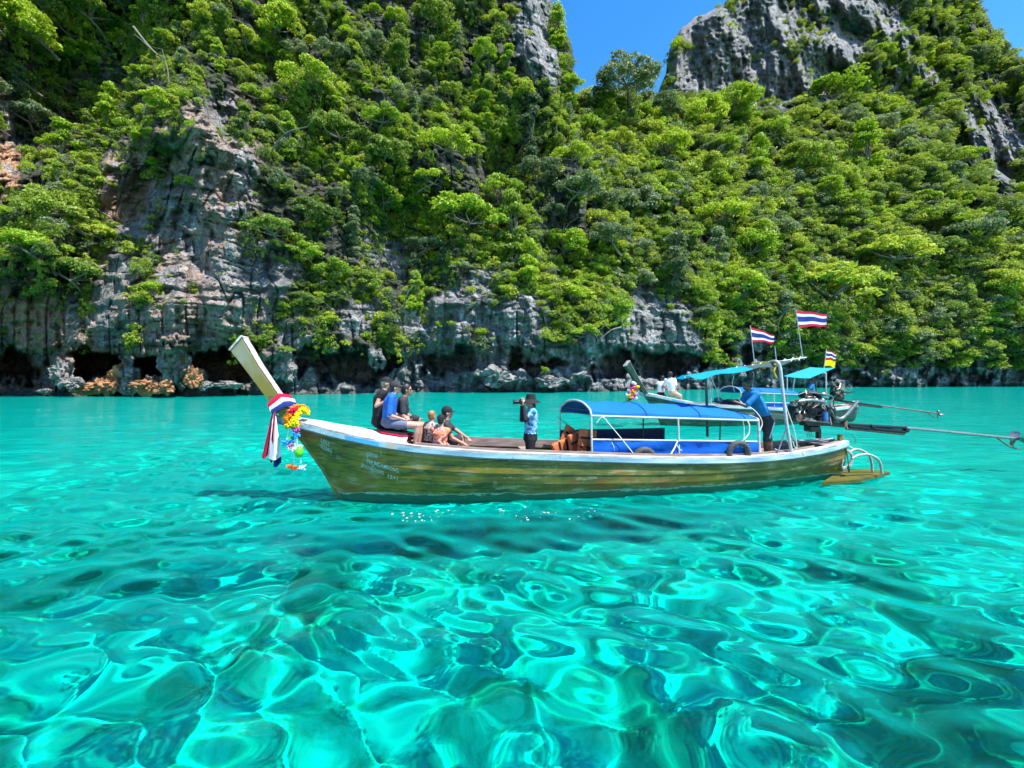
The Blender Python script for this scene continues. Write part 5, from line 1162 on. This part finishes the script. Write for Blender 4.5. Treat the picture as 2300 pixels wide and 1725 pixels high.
def person(label, Bf, Wf, yaw, J, face=1, s=1.0, skin='skin', top=('tee', None, .5), bottom=('shorts', None, .6), hair='hair_dark', hat=None, cat='person', extra=None, vox=.011, longhair=False, pitch=0.0, group=None, sub_face=True, turn=0.0):
    """J: joints as (px, py, off) in boat coordinates. face +1 looks towards the stern, -1 towards the bow; turn rotates the look (radians)"""
    s *= 1.06; G = {k: Bf(*v) for k, v in J.items()}; o = G['pelvis'].copy()
    base = empty('person', Wf(o), label, cat, group, yaw)
    G = {k: v - o for k, v in G.items()}
    fd = Vector((face * math.cos(turn), math.sin(turn), 0)); sd_ = Vector((-fd.y, fd.x, 0)) * 1.0   # left-hand side
    near = -1 if sd_.y > 0 else 1      # multiplier giving the side nearest to the camera
    body = MB(); shirt = MB(); short = MB(); sh = MB()
    neck, chest, pel, head = G['neck'], G['chest'], G['pelvis'], G['head']
    sw = .175 * s; hw = .085 * s
    spine = [pel, pel.lerp(chest, .33), pel.lerp(chest, .66), chest, chest.lerp(neck, .8)]
    wid = [.165, .15, .165, .185, .12]; dep = [.125, .115, .12, .12, .075]
    def torso(mb, g, n0=0, n1=1.0):
        N = 16
        for i in range(N + 1):
            t = n0 + (n1 - n0) * i / N; q = t * (len(spine) - 1); k = min(int(q), len(spine) - 2); f = q - k; c_ = spine[k].lerp(spine[k + 1], f); w = (wid[k] * (1 - f) + wid[k + 1] * f) * s + g; d = (dep[k] * (1 - f) + dep[k + 1] * f) * s + g
            rot = Matrix((fd, sd_, Vector((0, 0, 1)))).transposed(); mb.ball(c_, (d, w, .07 * s + g), 2, rot)
    torso(body, 0); torso(shirt, .014 * s, 0.05 if top[0] != 'long' else -.0, .97)
    chain(body, [chest.lerp(neck, .5), neck, head - Vector((0, 0, .05 * s))], [.075 * s, .062 * s, .056 * s], 2)
    mats = {}
    for side, nm in ((near, 'n'), (-near, 'f')):
        shd = chest.lerp(neck, .55) + sd_ * side * sw; hip = pel + sd_ * side * hw
        el, ha = G['elbow_' + nm], G['hand_' + nm]
        if (el - shd).length > .34 * s: el = shd + (el - shd).normalized() * .32 * s
        chain(body, [chest.lerp(neck, .7), shd], [.07 * s, .058 * s], 2)
        chain(body, [shd, el, ha], [.050 * s, .038 * s, .026 * s], 2)
        fdir = (ha - el).normalized(); pn = fdir.cross(Vector((0, 0, 1))); pn = pn.normalized() if pn.length > .1 else Vector((0, 1, 0)); dn = pn.cross(fdir)
        chain(body, [ha, ha + fdir * .05 * s], [.028 * s, .030 * s], 2)
        for k in range(4):
            b0 = ha + fdir * .06 * s + pn * (k - 1.5) * .019 * s; L_ = (.07, .078, .072, .055)[k] * s; chain(body, [b0, b0 + fdir * L_ * .5, b0 + fdir * L_ * .85 + dn * L_ * .35], [.0095 * s, .009 * s, .008 * s], 1)
        b0 = ha + fdir * .02 * s + pn * .03 * s; chain(body, [b0, b0 + fdir * .035 * s + pn * .022 * s, b0 + fdir * .06 * s + pn * .02 * s], [.012 * s, .010 * s, .009 * s], 1)
        fr_ = top[2]; mid = shd.lerp(el, min(1, fr_ * 1)) if fr_ <= 1 else el
        cp = [chest.lerp(neck, .68), shd, mid]; cr = [.078 * s, .066 * s, .060 * s]
        if fr_ > 1: cp.append(el.lerp(ha, fr_ - 1)); cr = [.078 * s, .062 * s, .048 * s, .036 * s]
        chain(shirt, cp, cr, 2)
        if 'knee_' + nm in G:
            kn, an = G['knee_' + nm], G['ankle_' + nm]
            chain(body, [hip, kn], [.088 * s, .060 * s], 2); chain(body, [kn, kn.lerp(an, .35), an], [.056 * s, .058 * s, .036 * s], 2)
            toe = an + fd * .13 * s + Vector((0, 0, -.045 * s)); chain(body, [an - Vector((0, 0, .03 * s)), toe], [.040 * s, .028 * s], 2)
            chain(short, [hip, hip.lerp(kn, bottom[2])], [.102 * s, (.088 if bottom[2] < .95 else .07) * s], 2)
    torso(short, .016 * s, 0, .16)
    # head with a face
    rotH = Matrix((fd, sd_, Vector((0, 0, 1)))).transposed() @ Matrix.Rotation(pitch, 3, 'Y')
    def Hd(x, y, z): return head + rotH @ (Vector((x, y, z)) * s)
    body.ball(Hd(-.01, 0, .02), tuple(q * s for q in (.092, .074, .098)), 3, rotH); body.ball(Hd(.022, 0, -.045), tuple(q * s for q in (.062, .055, .062)), 2, rotH); body.ball(Hd(.062, 0, -.085), tuple(q * s for q in (.020, .022, .018)), 2, rotH)
    body.ball(Hd(.086, 0, -.018), tuple(q * s for q in (.020, .013, .022)), 2, rotH); body.ball(Hd(.076, 0, .022), tuple(q * s for q in (.014, .045, .010)), 2, rotH); body.ball(Hd(.078, 0, -.055), tuple(q * s for q in (.012, .024, .012)), 2, rotH)
    for y in (-1, 1): body.ball(Hd(-.005, y * .076, -.01), tuple(q * s for q in (.018, .010, .030)), 2, rotH)
    bo = remesh('body', body, M[skin], base, vox * (.8 if s > .9 else .7)); remesh('shirt', shirt, top[1], base, vox)
    if len(short.v): remesh('shorts', short, bottom[1], base, vox)
    if sub_face:
        e = MB()
        for y in (-1, 1): e.ball(Hd(.074, y * .030, .008), tuple(q * s for q in (.010, .014, .007)), 2, rotH)
        e.build('eyes', M['hair_dark'], bo); MB().ball(Hd(.084, 0, -.058), tuple(q * s for q in (.008, .020, .004)), 2, rotH).build('mouth', M['red'] if skin == 'skin' else M['hair_dark'], bo)
    h = MB(); h.ball(Hd(-.022, 0, .034), tuple(q * s for q in (.096, .082, .098)), 3, rotH); h.ball(Hd(-.05, 0, -.02), tuple(q * s for q in (.058, .070, .075)), 2, rotH)
    if longhair:
        for k in range(10): h.ball(Hd(-.075 - .004 * k, (k % 3 - 1) * .02, -.02 - .035 * k), tuple(q * s for q in (.03, .05 - .002 * k, .035)), 1, rotH)
    remesh('hair', h, M[hair], base, .009)
    if hat:
        kind, hm = hat; c_ = MB()
        rings = []
        if kind == 'cap':
            for i in range(7):
                a = i / 6 * math.pi / 2; rings.append([Hd(-.012 + .104 * math.cos(a) * math.cos(t), .088 * math.cos(a) * math.sin(t), .045 + .095 * math.sin(a)) for t in np.linspace(0, 2 * math.pi, 21)])
            c_.grid(rings, .004); o_ = c_.build('cap', hm, base); b_ = MB(); rows = []
            for i in range(9):
                t = -1.0 + 2.0 * i / 8; rows.append([Hd(-.012 + .104 * math.cos(t * .9) + k * .04 * math.cos(t * 1.1), .086 * math.sin(t * .9) * (1 + .10 * k), .05 - .006 * k - .012 * t * t) for k in range(3)])
            b_.grid(rows, .005).build('peak', hm, o_)
        elif kind == 'bucket':
            for r_, z in ((.001, .150), (.060, .152), (.084, .140), (.096, .055), (.100, .045), (.145, .015), (.195, -.022), (.20, -.026)): rings.append([Hd(-.012 + r_ * 1.02 * math.cos(t), r_ * .96 * math.sin(t), z + .006 * math.sin(3 * t) * (r_ > .12)) for t in np.linspace(0, 2 * math.pi, 25)])
            c_.grid(rings, .004).build('bucket_hat', hm, base)
    if extra: extra(base, Hd, G, s, rotH)
    return base, Hd, G

def sunglasses(base, Hd, G, s, rotH):
    mb = MB()
    for y in (-1, 1): mb.ball(Hd(.084, y * .034, .010), tuple(q * s for q in (.008, .028, .018)), 2, rotH); mb.tube([Hd(.08, y * .06, .014), Hd(0, y * .08, .01)], .004, 5)
    mb.build('sunglasses', M['black'], base)
bk = M['blackmatte']
person('woman in black cap and black top sitting behind the boy, arm round his shoulder', B1, W1, YAW1,
       dict(head=(869, 862, .32), neck=(863, 877, .32), chest=(854, 893, .32), pelvis=(850, 949, .32), elbow_n=(845, 912, .08), hand_n=(868, 900, .02), elbow_f=(868, 925, .5), hand_f=(890, 938, .5), knee_n=(905, 955, .3), ankle_n=(912, 985, .3), knee_f=(903, 953, .5), ankle_f=(910, 985, .5)),
       1, .95, 'skin', ('tee', bk, .25), ('shorts', bk, .7), 'hair_blond', ('cap', bk))
person('boy in royal blue shirt, grey shorts and dark cap on the foredeck edge', B1, W1, YAW1,
       dict(head=(889, 871, -.02), neck=(883, 886, -.02), chest=(877, 901, -.02), pelvis=(872, 950, -.02), elbow_n=(873, 938, -.26), hand_n=(902, 941, -.14), elbow_f=(886, 935, .2), hand_f=(912, 939, .1), knee_n=(939, 956, -.14), ankle_n=(931, 1000, -.14), knee_f=(944, 955, .06), ankle_f=(940, 1000, .06)),
       1, .95, 'skin', ('tee', M['tee_blue'], .9), ('shorts', M['shorts_grey'], .55), 'hair_dark', ('cap', M['tee_navy']), extra=sunglasses)
person('man in washed black tee and sunglasses sitting right of the boy', B1, W1, YAW1,
       dict(head=(914, 876, .34), neck=(907, 893, .34), chest=(903, 908, .34), pelvis=(898, 951, .34), elbow_n=(905, 935, .12), hand_n=(928, 942, .16), elbow_f=(915, 933, .55), hand_f=(938, 940, .4), knee_n=(952, 955, .26), ankle_n=(948, 1000, .26), knee_f=(956, 955, .44), ankle_f=(953, 1000, .44)),
       1, 1.0, 'skin2', ('tee', M['tee_navy'], .7), ('shorts', M['shorts_dark'], .55), 'hair_dark', None, extra=sunglasses)
person('child with light brown hair and brown floral shirt sitting low in the bow', B1, W1, YAW1,
       dict(head=(971, 934, .12), neck=(968, 950, .12), chest=(966, 962, .12), pelvis=(965, 998, .12), elbow_n=(965, 990, -.05), hand_n=(985, 1000, -.02), elbow_f=(975, 988, .28), hand_f=(990, 998, .2), knee_n=(998, 1002, .05), ankle_n=(996, 1030, .05), knee_f=(1000, 1000, .2), ankle_f=(998, 1030, .2)),
       1, .82, 'skin', ('tee', M['floral'], .6), ('shorts', bk, .6), 'hair_ginger', None, turn=.7)
person('child in black cap and red floral shirt sitting low, seen from behind', B1, W1, YAW1,
       dict(head=(991, 944, -.14), neck=(990, 961, -.14), chest=(989, 973, -.14), pelvis=(988, 1006, -.14), elbow_n=(980, 998, -.3), hand_n=(1000, 1006, -.3), elbow_f=(1002, 998, .05), hand_f=(1012, 1004, 0), knee_n=(1015, 1010, -.2), ankle_n=(1012, 1035, -.2), knee_f=(1018, 1010, -.05), ankle_f=(1016, 1035, -.05)),
       1, .8, 'skin', ('tee', M['floral_red'], .6), ('shorts', bk, .6), 'hair_dark', ('cap', bk), turn=1.2, longhair=False)
person('man in black cap and dark tee, arms resting on his raised knees', B1, W1, YAW1,
       dict(head=(1005, 928, .34), neck=(1002, 946, .34), chest=(1001, 960, .34), pelvis=(998, 1000, .34), elbow_n=(1016, 984, .1), hand_n=(1040, 996, .08), elbow_f=(1030, 970, .5), hand_f=(1051, 985, .34), knee_n=(1034, 984, .24), ankle_n=(1045, 1020, .24), knee_f=(1036, 982, .44), ankle_f=(1050, 1018, .44)),
       1, 1.0, 'skin2', ('tee', M['tee_navy'], .55), ('shorts', M['shorts_dark'], .9), 'hair_dark', ('cap', bk))
ph, Hd, G = person('woman in black bucket hat and pale blue shirt standing and taking photographs', B1, W1, YAW1,
       dict(head=(1191, 902, .02), neck=(1194, 917, .02), chest=(1194, 930, .02), pelvis=(1191, 986, .02), elbow_n=(1180, 944, -.2), hand_n=(1176, 908, -.07), elbow_f=(1172, 943, .16), hand_f=(1172, 908, .06), knee_n=(1188, 1032, -.06), ankle_n=(1191, 1068, -.06), knee_f=(1192, 1030, .1), ankle_f=(1195, 1066, .1)),
       -1, .96, 'skin', ('long', M['tee_photo'], .55), ('shorts', bk, .75), 'hair_dark', ('bucket', bk), longhair=True)
mb = MB()
for nm, sgn in (('n', -1), ('f', 1)):
    el, ha = G['elbow_' + nm], G['hand_' + nm]; sh_ = G['chest'].lerp(G['neck'], .55) + Vector((0, sgn * .158, 0)); el = sh_ + (el - sh_).normalized() * min((el - sh_).length, .307); chain(mb, [sh_.lerp(el, .35), el, el.lerp(ha, .86)], [.055, .048, .036], 2)
remesh('undersleeves', mb, bk, ph, .011)
cmx = empty('camera_held', W1(B1(1170, 903, 0)), 'black camera with long lens held up by the woman in the bucket hat', 'camera', None, YAW1)
MB().box((0, 0, 0), (.07, .13, .085), None, .012).build('camera_body', M['black'], cmx); mb = MB(); mb.cyl((-.03, 0, 0), (-.12, 0, 0), .036, 16); mb.cyl((-.12, 0, 0), (-.155, 0, .0), .038, 16, .05); mb.build('lens', M['black'], cmx); MB().box((0, 0, .05), (.045, .05, .025), None, .008).build('viewfinder', M['black'], cmx)
def stripe(base, Hd, G, s, rotH): MB().tube([G['pelvis'] + Vector((.02, -.21, -.02)), G['knee_n'] + Vector((.01, -.085, .06))], .012, 6).build('stripe', M['white'], base)
person('boatman in blue shirt and dark striped shorts bending over the rear of the blue canopy', B1, W1, YAW1,
       dict(head=(1677, 864, -.22), neck=(1683, 880, -.22), chest=(1693, 893, -.22), pelvis=(1722, 944, -.22), elbow_n=(1676, 912, -.36), hand_n=(1652, 903, -.26), elbow_f=(1668, 903, 0), hand_f=(1645, 900, 0), knee_n=(1721, 990, -.30), ankle_n=(1722, 1025, -.30), knee_f=(1728, 988, -.12), ankle_f=(1730, 1023, -.12)),
       -1, 1.0, 'skin3', ('tee', M['tee_teal'], .8), ('shorts', M['shorts_dark'], .95), 'hair_dark', None, pitch=.2, extra=stripe)
# crossbody bag
bg_ = empty('shoulder_bag', W1(B1(931, 939, .12)), 'round black shoulder bag resting on the lap of the man in the black tee', 'bag', None, YAW1)
mb = MB(); mb.ball((0, 0, 0), (.10, .045, .07), 3); mb.build('bag', M['tee_navy'], bg_); MB().tube(curve_pts([Vector((-.03, 0, .08)), B1(917, 910, .15) - B1(931, 934, .12), B1(909, 893, .22) - B1(931, 934, .12)], 4), .006, 6).build('strap', M['blackmatte'], bg_)
cp_ = empty('cap_on_canopy', W1(B1(1613, 899, -.1)), 'grey cap lying on the rear of the blue canopy', 'cap', None, YAW1); mb = MB(); mb.ball((0, 0, 0), (.09, .09, .07), 2); mb.ball((-.09, 0, -.03), (.07, .06, .012), 2); mb.build('cap', M['poledark'], cp_)
# people on the farther boat
person('man in white shirt sitting on the bow of the farther boat, back turned', B2, W2, YAW2,
       dict(head=(1505, 842, 0), neck=(1505, 850, 0), chest=(1506, 858, 0), pelvis=(1511, 884, 0), elbow_n=(1520, 875, -.15), hand_n=(1513, 882, -.1), elbow_f=(1492, 872, .2), hand_f=(1488, 868, .3), knee_n=(1528, 890, -.1), ankle_n=(1530, 905, -.1), knee_f=(1525, 888, .15), ankle_f=(1528, 905, .15)),
       1, 1.14, 'skin2', ('tee', M['tee_white'], .6), ('shorts', M['khaki'], .9), 'hair_dark', ('cap', M['tee_navy']), vox=.018, turn=1.3)
person('person in dark cap sitting left of the white shirted man on the farther boat', B2, W2, YAW2,
       dict(head=(1488, 850, .4), neck=(1487, 857, .4), chest=(1486, 864, .4), pelvis=(1484, 886, .4), elbow_n=(1480, 876, .2), hand_n=(1488, 874, .25), elbow_f=(1494, 876, .5), hand_f=(1494, 870, .5), knee_n=(1490, 889, .6), ankle_n=(1490, 905, .6), knee_f=(1494, 889, .8), ankle_f=(1494, 905, .8)),
       1, .92, 'skin', ('tee', M['white'], .6), ('shorts', bk, .9), 'hair_dark', ('cap', M['tee_navy']), vox=.018, turn=1.3)
person('person in blue shirt sitting in the shade of the cyan awning on the farther boat', B2, W2, YAW2,
       dict(head=(1822, 856, 0), neck=(1822, 863, 0), chest=(1822, 869, 0), pelvis=(1822, 893, 0), elbow_n=(1813, 880, -.15), hand_n=(1808, 888, -.1), elbow_f=(1830, 880, .2), hand_f=(1826, 886, .3), knee_n=(1806, 896, -.1), ankle_n=(1806, 912, -.1), knee_f=(1806, 896, .15), ankle_f=(1806, 912, .15)),
       -1, 1.0, 'skin3', ('tee', M['tee_teal'], .6), ('shorts', bk, .9), 'hair_dark', None, vox=.018, turn=.4)
